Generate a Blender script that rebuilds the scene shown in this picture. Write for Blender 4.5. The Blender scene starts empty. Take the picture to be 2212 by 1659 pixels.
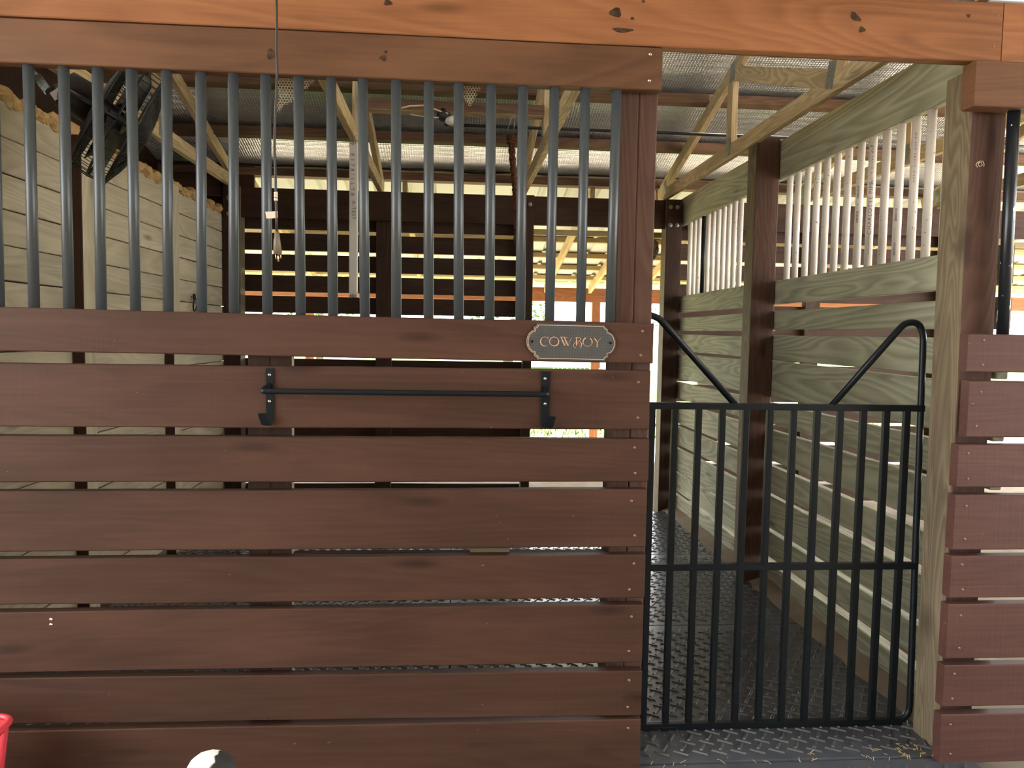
import bpy, bmesh, math, random
from mathutils import Vector, Matrix, noise
random.seed(7)
S = bpy.context.scene
COL = S.collection
V = Vector

# ------------------------------------------------------------------ camera
F, CX, CY = 1660.0, 1106.0, 829.5
CAM = V((0.0, -2.35, 1.393))
RT = V((0.99698812, -0.07559352, 0.01732938))
DN = V((0.01232746, -0.0661404, -0.99773417))
FW = V((0.07656841, 0.99494275, -0.06500931))
cd = bpy.data.cameras.new('camera'); cam = bpy.data.objects.new('camera', cd)
COL.objects.link(cam); S.camera = cam
cd.sensor_width = 36.0; cd.lens = F / 2212.0 * 36.0
cd.clip_start = 0.05; cd.clip_end = 400
up, bk = -DN, -FW
cam.matrix_world = Matrix(((RT.x, up.x, bk.x, CAM.x), (RT.y, up.y, bk.y, CAM.y), (RT.z, up.z, bk.z, CAM.z), (0, 0, 0, 1)))

# ------------------------------------------------------------------ sky, sun, exposure
W = bpy.data.worlds.new('sky'); S.world = W; W.use_nodes = True
bg = W.node_tree.nodes['Background']
bg.inputs[0].default_value = (0.93, 0.97, 1.0, 1); bg.inputs[1].default_value = 1.0
sd = bpy.data.lights.new('sun', 'SUN'); sun = bpy.data.objects.new('sun', sd); COL.objects.link(sun)
sd.energy = 11.0; sd.angle = math.radians(1.5); sd.color = (1.0, 0.95, 0.87)
sun.rotation_euler = (math.radians(-32), math.radians(14), 0)     # high sun beyond the rear of the barn
S.view_settings.view_transform = 'Standard'; S.view_settings.look = 'None'
S.view_settings.gamma = 1.0; S.view_settings.use_curve_mapping = False
S.view_settings.exposure = 3.4
S.cycles.max_bounces = 12; S.cycles.diffuse_bounces = 8; S.cycles.glossy_bounces = 4
S.cycles.sample_clamp_indirect = 6.0
S.cycles.use_denoising = True

# ------------------------------------------------------------------ measuring: a photo pixel on a real plane
def ray(x, y): return RT * ((x - CX) / F) + DN * ((y - CY) / F) + FW
def onY(x, y, Y): v = ray(x, y); return CAM + v * ((Y - CAM.y) / v.y)
def onX(x, y, X): v = ray(x, y); return CAM + v * ((X - CAM.x) / v.x)
def onZ(x, y, Z): v = ray(x, y); return CAM + v * ((Z - CAM.z) / v.z)

# ------------------------------------------------------------------ materials
class NT:
    def __init__(s, name):
        s.m = bpy.data.materials.new(name); s.m.use_nodes = True
        s.t = s.m.node_tree; s.b = s.t.nodes['Principled BSDF']
    def n(s, typ, **kw):
        o = s.t.nodes.new(typ)
        for k, v in kw.items():
            if k.startswith('i_'):
                key = k[2:]; key = int(key) if key.isdigit() else key
                o.inputs[key].default_value = v
            else: setattr(o, k, v)
        return o
    def l(s, a, b): s.t.links.new(a, b)
    def mix(s, fac, a, b, mode='MIX'):
        o = s.t.nodes.new('ShaderNodeMix'); o.data_type = 'RGBA'; o.blend_type = mode
        for sock, v in ((o.inputs[0], fac), (o.inputs[6], a), (o.inputs[7], b)):
            if hasattr(v, 'is_output'): s.l(v, sock)
            elif isinstance(v, (int, float)): sock.default_value = v
            else: sock.default_value = (*v, 1)
        return o.outputs[2]
    def ramp(s, src, stops):
        o = s.t.nodes.new('ShaderNodeValToRGB'); e = o.color_ramp.elements
        while len(e) < len(stops): e.new(0.5)
        for el, (p, c) in zip(e, stops):
            el.position = p; el.color = (*c, 1) if not isinstance(c, (int, float)) else (c, c, c, 1)
        s.l(src, o.inputs[0]); return o.outputs[0]
    def math(s, op, a, b=0.0):
        o = s.t.nodes.new('ShaderNodeMath'); o.operation = op
        for sock, v in ((o.inputs[0], a), (o.inputs[1], b)):
            if hasattr(v, 'is_output'): s.l(v, sock)
            else: sock.default_value = v
        return o.outputs[0]
    def bump(s, h, strength=0.3, dist=0.002):
        o = s.n('ShaderNodeBump'); o.inputs['Strength'].default_value = strength
        o.inputs['Distance'].default_value = dist; s.l(h, o.inputs['Height']); s.l(o.outputs[0], s.b.inputs['Normal'])
        return o
    def coords(s, scale=(1, 1, 1), rnd=True):
        tc = s.n('ShaderNodeTexCoord'); v = tc.outputs['Object']
        if rnd:
            oi = s.n('ShaderNodeObjectInfo'); m = s.n('ShaderNodeVectorMath', operation='SCALE')
            cmb = s.n('ShaderNodeCombineXYZ'); r = oi.outputs['Random']
            s.l(s.math('MULTIPLY', r, 37.0), cmb.inputs[0]); s.l(s.math('MULTIPLY', r, 91.0), cmb.inputs[1]); s.l(s.math('MULTIPLY', r, 53.0), cmb.inputs[2])
            ad = s.n('ShaderNodeVectorMath', operation='ADD'); s.l(v, ad.inputs[0]); s.l(cmb.outputs[0], ad.inputs[1]); v = ad.outputs[0]
        mp = s.n('ShaderNodeMapping'); s.l(v, mp.inputs[0]); mp.inputs['Scale'].default_value = scale
        s.base = v
        return mp.outputs[0]
    def sub(s, scale):
        mp = s.n('ShaderNodeMapping'); s.l(s.base, mp.inputs[0]); mp.inputs['Scale'].default_value = scale
        return mp.outputs[0]

def wood(name, light, dark, rough=0.62, ring=0.5, knots=0.75, saw=0.0, vary=0.25, spec=0.35, ringscale=1.0, blotch=0.35, wear=None):
    N = NT(name)
    v = N.coords((0.8, 22, 22))
    g = N.n('ShaderNodeTexNoise', i_Scale=4.0, i_Detail=7.0, i_Roughness=0.62); N.l(v, g.inputs['Vector'])
    # growth rings: distance in a long, distorted log
    v2 = N.sub((0.16 * ringscale, 1.6 * ringscale, 1.6 * ringscale))
    nz = N.n('ShaderNodeTexNoise', i_Scale=2.2, i_Detail=2.5, i_Distortion=0.4); N.l(v2, nz.inputs['Vector'])
    rg = N.math('FRACT', N.math('MULTIPLY', nz.outputs[0], 24.0))
    rg = N.ramp(rg, [(0.0, 0.15), (0.62, 0.75), (0.92, 0.1), (1.0, 0.15)])
    fac = N.mix(ring, g.outputs[0], rg)
    c = N.ramp(fac, [(0.28, dark), (0.66, light)])
    # blotches of stain
    bl = N.n('ShaderNodeTexNoise', i_Scale=1.0, i_Detail=4.0); N.l(N.sub((1.6, 6, 6)), bl.inputs['Vector'])
    bf = N.ramp(bl.outputs[0], [(0.32, 0.0), (0.7, 1.0)])
    c = N.mix(blotch, c, N.mix(bf, tuple(x * 0.62 for x in dark), tuple(min(1, x * 1.15) for x in light)))
    # board to board variation
    oi = N.n('ShaderNodeObjectInfo')
    hv = N.n('ShaderNodeHueSaturation'); N.l(c, hv.inputs['Color'])
    N.l(N.math('ADD', N.math('MULTIPLY', oi.outputs['Random'], vary), 1.0 - vary / 2), hv.inputs['Value'])
    c = hv.outputs[0]
    # knots
    vo = N.n('ShaderNodeTexVoronoi', i_Scale=1.0); N.l(N.sub((1.9, 3.0, 8.0)), vo.inputs['Vector'])
    kf = N.ramp(vo.outputs['Distance'], [(0.05, 1.0), (0.17, 0.0)])
    c = N.mix(N.math('MULTIPLY', kf, knots), c, tuple(x * 0.3 for x in dark))
    if wear:
        wn = N.n('ShaderNodeTexNoise', i_Scale=1.0, i_Detail=5.0); N.l(N.sub((30, 80, 80)), wn.inputs['Vector'])
        wf = N.ramp(wn.outputs[0], [(0.73, 0.0), (0.77, 1.0)])
        c = N.mix(N.math('MULTIPLY', wf, 0.45), c, wear)
    N.l(c, N.b.inputs['Base Color'])
    N.b.inputs['Roughness'].default_value = rough + .06; N.b.inputs['Specular IOR Level'].default_value = spec * .55
    h = fac
    if saw:
        wv = N.n('ShaderNodeTexNoise', i_Scale=1.0, i_Detail=3.0); N.l(N.sub((95, 1, 2.0)), wv.inputs['Vector'])
        h = N.mix(saw, fac, wv.outputs[0])
    N.bump(h, 0.35, 0.003)
    return N.m

def plain(name, c, rough=0.5, metal=0.0, spec=0.5, noise_amt=0.0, nscale=30.0, c2=None, bump=0.0, coat=0.0):
    N = NT(name)
    if noise_amt:
        v = N.coords((1, 1, 1)); t = N.n('ShaderNodeTexNoise', i_Scale=nscale, i_Detail=5.0); N.l(v, t.inputs['Vector'])
        f = N.ramp(t.outputs[0], [(0.4, 0.0), (0.65, 1.0)])
        N.l(N.mix(N.math('MULTIPLY', f, noise_amt), c, c2 or tuple(x * 0.5 for x in c)), N.b.inputs['Base Color'])
        if bump: N.bump(t.outputs[0], bump, 0.003)
    else: N.b.inputs['Base Color'].default_value = (*c, 1)
    N.b.inputs['Roughness'].default_value = rough; N.b.inputs['Metallic'].default_value = metal
    N.b.inputs['Specular IOR Level'].default_value = spec
    if coat: N.b.inputs['Coat Weight'].default_value = coat; N.b.inputs['Coat Roughness'].default_value = 0.2
    return N.m

M = {}
M['stain'] = wood('brown_stained_wood', (0.080, 0.037, 0.0225), (0.050, 0.0225, 0.0132), 0.50, 0.24, 0.6, 0.45, 0.16, 0.4, 1.0, 0.42, (0.36, 0.24, 0.14))
M['stain_right'] = wood('red_brown_stained_wood', (0.108, 0.047, 0.035), (0.072, 0.031, 0.023), 0.50, 0.22, 0.5, 0.45, 0.15, 0.4, 1.0, 0.3, (0.42, 0.28, 0.2))
M['stain_dark'] = wood('dark_stained_wood', (0.066, 0.034, 0.022), (0.032, 0.017, 0.011), 0.6, 0.4, 0.5, 0.1, 0.2)
M['stain_post'] = wood('brown_post_wood', (0.122, 0.066, 0.046), (0.072, 0.038, 0.026), 0.6, 0.45, 0.6, 0.0, 0.1, 0.3, 1.6)
M['beam'] = wood('orange_brown_beam_wood', (0.330, 0.140, 0.057), (0.215, 0.086, 0.033), 0.55, 0.42, 0.5, 0.0, 0.1, 0.35, 1.0, 0.3)
M['header'] = wood('weathered_header_wood', (0.170, 0.080, 0.038), (0.098, 0.046, 0.022), 0.55, 0.4, 0.5, 0.0, 0.1, 0.35, 1.0, 0.5)
M['tan'] = wood('pale_tan_pine', (0.54, 0.455, 0.315), (0.39, 0.325, 0.22), 0.6, 0.45, 0.65, 0.0, 0.16, 0.35, 1.0, 0.3)
M['treated'] = wood('green_grey_treated_pine', (0.46, 0.455, 0.325), (0.26, 0.257, 0.182), 0.7, 0.6, 0.6, 0.35, 0.2, 0.25, 1.1, 0.3)
M['natural_post'] = wood('unstained_post_wood', (0.23, 0.178, 0.11), (0.135, 0.103, 0.064), 0.65, 0.7, 0.6, 0.0, 0.1, 0.25, 2.0, 0.3)
M['truss'] = wood('yellow_truss_pine', (0.54, 0.41, 0.23), (0.32, 0.235, 0.125), 0.6, 0.65, 0.5, 0.0, 0.25, 0.3, 1.8, 0.3)
M['purlin'] = wood('brown_purlin_wood', (0.20, 0.115, 0.07), (0.10, 0.058, 0.036), 0.7, 0.5, 0.5, 0.0, 0.2)
M['lean'] = wood('bright_lean_to_pine', (0.52, 0.41, 0.21), (0.38, 0.28, 0.13), 0.6, 0.5, 0.4, 0.0, 0.2)
M['bar'] = plain('grey_painted_steel', (0.050, 0.058, 0.061), 0.36, 0.0, 0.45, 0.2, 60, (0.065, 0.073, 0.076))
M['black'] = plain('black_painted_steel', (0.007, 0.0095, 0.0115), 0.36, 0.0, 0.22, 0.3, 25, (0.011, 0.014, 0.016))
M['chipped'] = plain('chipped_black_paint', (0.010, 0.012, 0.015), 0.30, 0.0, 0.6, 0.0)
def _chip():
    N = NT('chipped_black_pipe_paint'); v = N.coords((1, 1, 0.35))
    t = N.n('ShaderNodeTexNoise', i_Scale=55.0, i_Detail=3.0); N.l(v, t.inputs['Vector'])
    N.l(N.mix(N.ramp(t.outputs[0], [(0.645, 0.0), (0.66, 1.0)]), (0.010, 0.013, 0.017), (0.75, 0.72, 0.66)), N.b.inputs['Base Color'])
    N.b.inputs['Roughness'].default_value = 0.3; return N.m
M['chipped'] = _chip()
def _pvc():
    N = NT('white_plastic_pipe'); v = N.coords((1, 1, 1))
    t = N.n('ShaderNodeTexNoise', i_Scale=70.0, i_Detail=2.0); N.l(v, t.inputs['Vector'])
    t2 = N.n('ShaderNodeTexNoise', i_Scale=3.0, i_Detail=4.0); N.l(v, t2.inputs['Vector'])
    c = N.mix(N.ramp(t2.outputs[0], [(0.4, 0.0), (0.7, 1.0)]), (0.74, 0.70, 0.62), (0.60, 0.54, 0.47))
    N.l(N.mix(N.ramp(t.outputs[0], [(0.69, 0.0), (0.72, 0.85)]), c, (0.14, 0.09, 0.06)), N.b.inputs['Base Color'])
    N.b.inputs['Roughness'].default_value = 0.4; return N.m
M['pvc'] = _pvc()
M['ink_red'] = plain('faded_red_ink', (0.26, 0.11, 0.09), 0.7)
M['ink_black'] = plain('black_ink', (0.12, 0.12, 0.13), 0.7)
M['screw'] = plain('zinc_screw', (0.62, 0.56, 0.45), 0.3, 0.9)
M['screw_old'] = plain('painted_over_screw', (0.26, 0.15, 0.10), 0.5, 0.3)
M['galv'] = plain('galvanized_plate', (0.36, 0.38, 0.34), 0.45, 0.7, 0.5, 0.7, 140, (0.10, 0.11, 0.10))
M['rubber'] = plain('black_rubber_mat', (0.060, 0.067, 0.080), 0.25, 0.0, 0.8, 0.5, 9, (0.085, 0.09, 0.10), 0.1)
M['dirt'] = plain('trodden_dirt', (0.25, 0.205, 0.155), 0.95, 0, 0.1, 0.7, 6, (0.17, 0.135, 0.10), 0.6)
M['straw'] = plain('pale_straw', (0.55, 0.38, 0.17), 0.8)
M['grass'] = plain('sunlit_grass', (0.030, 0.062, 0.004), 0.9, 0, 0.1, 0.8, 5, (0.052, 0.075, 0.006))
M['leaf'] = plain('green_leaf', (0.045, 0.105, 0.012), 0.6, 0, 0.3, 0.8, 7, (0.09, 0.15, 0.025))
M['bark'] = plain('tree_bark', (0.14, 0.10, 0.07), 0.95, 0, 0.1, 0.6, 12, None, 0.5)
M['roofmetal'] = plain('white_metal_roof_sheet', (0.56, 0.58, 0.50), 0.45, 0.0, 0.5)
M['shed'] = plain('pale_metal_siding', (0.72, 0.76, 0.82), 0.5)
M['wire'] = plain('thin_steel_wire', (0.30, 0.30, 0.29), 0.45, 0.7)
M['cable'] = plain('black_cable_rubber', (0.018, 0.018, 0.017), 0.5)
M['plug'] = plain('brown_plug_plastic', (0.16, 0.12, 0.075), 0.55)
M['tag'] = plain('pale_cord_tag', (0.75, 0.55, 0.42), 0.5)
M['brass'] = plain('brass_prong', (0.80, 0.62, 0.38), 0.3, 0.9)
M['whiteplastic'] = plain('white_lamp_plastic', (0.62, 0.58, 0.51), 0.45)
M['darkplastic'] = plain('dark_plastic', (0.02, 0.02, 0.02), 0.5)
M['bulb'] = plain('dusty_white_bulb', (0.75, 0.78, 0.68), 0.35, 0, 0.5, 0.35, 120, (0.1, 0.1, 0.08))
M['rope'] = plain('dark_brown_rope', (0.035, 0.022, 0.016), 0.9, 0, 0.1, 1.0, 90, (0.16, 0.06, 0.03))
M['foam'] = plain('tan_spray_foam', (0.52, 0.34, 0.15), 0.85, 0, 0.2, 0.7, 22, (0.32, 0.18, 0.07), 0.4)
M['nest'] = plain('grey_straw_nest', (0.30, 0.26, 0.20), 0.95, 0, 0.1, 1.0, 60, (0.13, 0.11, 0.08), 1.0)
M['net'] = plain('tan_torn_liner', (0.58, 0.50, 0.35), 0.85)
M['red'] = plain('red_plastic', (0.55, 0.045, 0.055), 0.38)
M['copper'] = plain('copper_letter_paint', (0.66, 0.36, 0.21), 0.45, 0.1)
M['gold'] = plain('pale_gold_line', (0.70, 0.52, 0.36), 0.4, 0.2)
M['fan'] = plain('black_fan_metal', (0.010, 0.009, 0.008), 0.45, 0.0, 0.3, 0.5, 40, (0.035, 0.028, 0.02))
M['fanlabel'] = plain('pale_fan_sticker', (0.55, 0.50, 0.45), 0.4)
M['conduit'] = plain('pale_grey_conduit', (0.55, 0.55, 0.53), 0.4, 0.2)
def _foil():
    N = NT('silver_bubble_foil'); v = N.coords((1, 1, 1), False)
    vo = N.n('ShaderNodeTexVoronoi', i_Scale=55.0); vo.inputs['Randomness'].default_value = 0.12; N.l(v, vo.inputs['Vector'])
    nz = N.n('ShaderNodeTexNoise', i_Scale=2.2, i_Detail=5.0); N.l(v, nz.inputs['Vector'])
    f = N.ramp(nz.outputs[0], [(0.38, 0.0), (0.66, 1.0)])
    N.l(N.mix(f, (0.56, 0.59, 0.60), (0.80, 0.85, 0.88)), N.b.inputs['Base Color'])
    N.b.inputs['Metallic'].default_value = 0.85
    N.l(N.ramp(f, [(0.0, 0.45), (1.0, 0.32)]), N.b.inputs['Roughness'])
    N.bump(vo.outputs['Distance'], 0.9, 0.012); return N.m
M['foil'] = _foil()
def _plate():
    N = NT('dark_woven_plaque'); v = N.coords((1, 1, 1), False)
    w1 = N.n('ShaderNodeTexWave', i_Scale=95.0); w1.bands_direction = 'X'; N.l(v, w1.inputs['Vector'])
    w2 = N.n('ShaderNodeTexWave', i_Scale=95.0); w2.bands_direction = 'Z'; N.l(v, w2.inputs['Vector'])
    nz = N.n('ShaderNodeTexNoise', i_Scale=60.0, i_Detail=3.0); N.l(v, nz.inputs['Vector'])
    wv = N.math('MULTIPLY', w1.outputs['Fac'], w2.outputs['Fac'])
    c = N.mix(wv, (0.018, 0.019, 0.018), (0.20, 0.20, 0.18))
    N.l(N.mix(N.math('MULTIPLY', nz.outputs[0], 0.5), c, (0.05, 0.05, 0.05)), N.b.inputs['Base Color'])
    N.b.inputs['Roughness'].default_value = 0.55; N.bump(wv, 0.3, 0.001); return N.m
M['plate'] = _plate()
def _dog():
    N = NT('black_and_white_fur'); v = N.coords((1, 1, 1), False)
    at = N.n('ShaderNodeAttribute'); at.attribute_name = 'patch'
    nz = N.n('ShaderNodeTexNoise', i_Scale=60.0, i_Detail=4.0); N.l(v, nz.inputs['Vector'])
    f = N.math('ADD', at.outputs['Fac'], N.math('MULTIPLY', N.math('SUBTRACT', nz.outputs[0], 0.5), 0.55))
    N.l(N.ramp(f, [(0.45, (0.85, 0.80, 0.72)), (0.55, (0.016, 0.014, 0.012))]), N.b.inputs['Base Color'])
    N.b.inputs['Roughness'].default_value = 0.8
    fz = N.n('ShaderNodeTexNoise', i_Scale=220.0, i_Detail=3.0); N.l(N.sub((1, 1, 0.3)), fz.inputs['Vector'])
    N.bump(fz.outputs[0], 0.5, 0.004); return N.m
M['dog'] = _dog()

# ------------------------------------------------------------------ helpers
def tag(o, label=None, cat=None, group=None, kind=None):
    if label: o['label'] = label
    if cat: o['category'] = cat
    if group: o['group'] = group
    if kind: o['kind'] = kind
    return o
def link(name, me, mat=None, parent=None, mw=None):
    o = bpy.data.objects.new(name, me); COL.objects.link(o)
    if mat is not None:
        for m in (mat if isinstance(mat, (list, tuple)) else [mat]): me.materials.append(m)
    if mw is not None: o.matrix_world = mw
    if parent is not None:
        o.parent = parent; o.matrix_parent_inverse = parent_world(parent).inverted()
    return o
_pw = {}
def parent_world(p):
    return _pw.get(p.name, Matrix.Identity(4) if p.parent is None and p.name not in _pw else Matrix.Identity(4))
def link_bm(name, bm, mat=None, parent=None, origin=None, smooth=False):
    """bm in world coordinates; the object's origin goes to its centre (or the given point)"""
    if origin is None:
        mn = V((min(v.co[i] for v in bm.verts) for i in range(3))); mx = V((max(v.co[i] for v in bm.verts) for i in range(3)))
        origin = (mn + mx) / 2
    origin = V(origin)
    bmesh.ops.translate(bm, verts=bm.verts, vec=-origin)
    bmesh.ops.recalc_face_normals(bm, faces=bm.faces)
    me = bpy.data.meshes.new(name); bm.to_mesh(me); bm.free()
    if smooth:
        for p in me.polygons: p.use_smooth = True
    return link(name, me, mat, parent, Matrix.Translation(origin))
def empty(name, loc=(0, 0, 0)):
    o = bpy.data.objects.new(name, None); COL.objects.link(o); o.empty_display_size = 0.1
    o.matrix_world = Matrix.Translation(V(loc)); _pw[o.name] = Matrix.Translation(V(loc)); return o
def reg(o):                                    # let a mesh act as a parent
    _pw[o.name] = o.matrix_world.copy(); return o
def thing(name, label, cat, loc=(0, 0, 0), group=None):
    return tag(empty(name, loc), label, cat, group)
def struct(name, loc=(0, 0, 0)):
    return tag(empty(name, loc), kind='structure')

def plank(name, TL, TR, BR, BL, tv, mat, parent=None, n=3, jit=0.0012, ch=0.003, fi=None, label=None):
    """a board: face quad TL TR BR BL (length runs left to right), thickness vector tv away from that face.
    Local X = length, Y = thickness, Z = width.  fi(local normal) -> material slot"""
    TL, TR, BR, BL, tv = map(V, (TL, TR, BR, BL, tv))
    ml, mr = (TL + BL) / 2, (TR + BR) / 2
    ex = (mr - ml).normalized(); ey = tv.normalized(); ey = (ey - ex * ey.dot(ex)).normalized(); ez = ex.cross(ey)
    if ez.dot((TL + TR - BL - BR)) < 0: flip = True
    else: flip = False
    c = (ml + mr) / 2 + tv / 2
    B = Matrix(((ex.x, ey.x, ez.x, c.x), (ex.y, ey.y, ez.y, c.y), (ex.z, ey.z, ez.z, c.z), (0, 0, 0, 1)))
    Bi = B.inverted(); bm = bmesh.new(); rows = []
    t2 = tv.length / 2
    for i in range(n + 1):
        f = i / n
        top = Bi @ (TL.lerp(TR, f) + tv / 2); bot = Bi @ (BL.lerp(BR, f) + tv / 2)
        if flip: top, bot = bot, top
        x1, z1, x0, z0 = top.x, top.z, bot.x, bot.z
        if 0 < i < n: z1 += random.uniform(-jit, jit); z0 += random.uniform(-jit, jit)
        dx = (x1 - x0) / max(1e-6, (z1 - z0))
        yo = random.uniform(-jit, jit) if 0 < i < n else 0
        pts = [(-t2, z0 + ch), (-t2, z1 - ch), (-t2 + ch, z1), (t2 - ch, z1), (t2, z1 - ch), (t2, z0 + ch), (t2 - ch, z0), (-t2 + ch, z0)]
        rows.append([bm.verts.new((x0 + dx * (z - z0), y + yo, z)) for y, z in pts])
    for a, b in zip(rows, rows[1:]):
        for k in range(8): bm.faces.new((a[k], a[(k + 1) % 8], b[(k + 1) % 8], b[k]))
    bm.faces.new(rows[0]); bm.faces.new(rows[-1])
    bmesh.ops.recalc_face_normals(bm, faces=bm.faces)
    if fi:
        bm.normal_update()
        for f in bm.faces: f.material_index = fi(f.normal)
    me = bpy.data.meshes.new(name); bm.to_mesh(me); bm.free()
    o = link(name, me, mat, parent, B)
    if label: o['label'] = label
    return reg(o)
def xboard(name, x0, x1, y0, y1, z0, z1, mat, parent=None, **k):     # length along X
    return plank(name, (x0, y0, z1), (x1, y0, z1), (x1, y0, z0), (x0, y0, z0), (0, y1 - y0, 0), mat, parent, **k)
def yboard(name, y0, y1, x0, x1, z0, z1, mat, parent=None, **k):     # length along Y
    return plank(name, (x0, y0, z1), (x0, y1, z1), (x0, y1, z0), (x0, y0, z0), (x1 - x0, 0, 0), mat, parent, **k)
def post(name, x0, x1, y0, y1, z0, z1, mats, parent=None, **k):      # length along Z; slot 0 faces the aisle
    fi = (lambda nn: 0 if nn.y < -0.6 else 1) if isinstance(mats, (list, tuple)) else None
    return plank(name, (x0, y0, z0), (x0, y0, z1), (x1, y0, z1), (x1, y0, z0), (0, y1 - y0, 0), mats, parent, fi=fi, **k)

def add_tube(bm, pts, r, seg=10, closed=False, cap=True, radii=None):
    pts = [V(p) for p in pts]; rings = []; nn = len(pts); prev = None
    for i, p in enumerate(pts):
        if closed: t = pts[(i + 1) % nn] - pts[i - 1]
        else: t = pts[min(i + 1, nn - 1)] - pts[max(i - 1, 0)]
        t.normalize()
        if prev is None:
            a = V((0, 0, 1)) if abs(t.z) < 0.9 else V((1, 0, 0)); u = a.cross(t).normalized()
        else:
            u = prev - t * prev.dot(t); u.normalize()
        prev = u; w = t.cross(u); rr = radii[i] if radii else r
        rings.append([bm.verts.new(p + (u * math.cos(2 * math.pi * k / seg) + w * math.sin(2 * math.pi * k / seg)) * rr) for k in range(seg)])
    prs = list(zip(rings, rings[1:])) + ([(rings[-1], rings[0])] if closed else [])
    for a, b in prs:
        for k in range(seg): bm.faces.new((a[k], a[(k + 1) % seg], b[(k + 1) % seg], b[k])).smooth = True
    if cap and not closed: bm.faces.new(rings[0]); bm.faces.new(rings[-1])
def tube(name, pts, r, mat, parent=None, seg=10, closed=False, radii=None, origin=None):
    bm = bmesh.new(); add_tube(bm, pts, r, seg, closed, True, radii); return reg(link_bm(name, bm, mat, parent, origin))
def add_box(bm, c, s, rot=None):
    mw = Matrix.Translation(V(c)) @ (rot.to_4x4() if rot else Matrix.Identity(4)) @ Matrix.Diagonal((*s, 1))
    return bmesh.ops.create_cube(bm, size=1.0, matrix=mw)
def box(name, c, s, mat, parent=None, bevel=0.0, rot=None):
    bm = bmesh.new(); add_box(bm, c, s, rot)
    if bevel: bmesh.ops.bevel(bm, geom=bm.edges[:], offset=bevel, segments=2, affect='EDGES', profile=0.7)
    return reg(link_bm(name, bm, mat, parent))
def fillet(pts, r, seg=6):
    pts = [V(p) for p in pts]; out = [pts[0]]
    for a, b, c in zip(pts, pts[1:], pts[2:]):
        d1 = (a - b); d2 = (c - b); l = min(r, d1.length * 0.49, d2.length * 0.49)
        p, q = b + d1.normalized() * l, b + d2.normalized() * l
        for i in range(seg + 1):
            t = i / seg; out.append(p * (1 - t) ** 2 + b * 2 * t * (1 - t) + q * t * t)
    out.append(pts[-1]); return out
def screw(parent, p, nrm=(0, -1, 0), r=0.0045, mat=None):
    nrm = V(nrm); bm = bmesh.new()
    add_tube(bm, [V(p) - nrm * 0.001, V(p) + nrm * 0.0012, V(p) + nrm * 0.0018, V(p) + nrm * 0.0006], r, 8, radii=[r, r, r * 0.6, r * 0.45])
    return link_bm('screw', bm, mat or M['screw_old'], parent)

# ================================================================== GROUND
def ground(name, x0, x1, y0, y1, z, mat, nx=1, ny=1, amp=0.0):
    bm = bmesh.new(); g = [[bm.verts.new((x0 + (x1 - x0) * i / nx, y0 + (y1 - y0) * j / ny, z + (noise.noise(V((i * .7, j * .7, 3))) * amp if amp else 0))) for i in range(nx + 1)] for j in range(ny + 1)]
    for j in range(ny):
        for i in range(nx): bm.faces.new((g[j][i], g[j][i + 1], g[j + 1][i + 1], g[j + 1][i]))
    return link_bm(name, bm, mat)
tag(ground('floor', -14, 16, -14, 8.2, -0.035, M['dirt'], 30, 24, 0.008), kind='structure')
gr = ground('grass_field', -40, 50, 8.2, 60, -0.03, M['grass'], 30, 20, 0.05)
tag(gr, 'sunlit green pasture grass beyond the lean-to', 'grass', kind='stuff')
bm = bmesh.new()
for i in range(9000):
    x = random.uniform(-5, 7); y = random.uniform(8.0, 13); h = random.uniform(.05, .16); a = random.uniform(0, 6.28); b = V((math.cos(a) * .006, math.sin(a) * .006, 0))
    p = V((x, y, -.03)); t = p + V((random.uniform(-.05, .05), random.uniform(-.05, .05), h))
    bm.faces.new((bm.verts.new(p - b), bm.verts.new(p + b), bm.verts.new(t)))
gb = link_bm('grass_blades', bm, M['grass']); tag(gb, 'tufts of bright green grass blades standing in the pasture edge', 'grass', kind='stuff')

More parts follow.
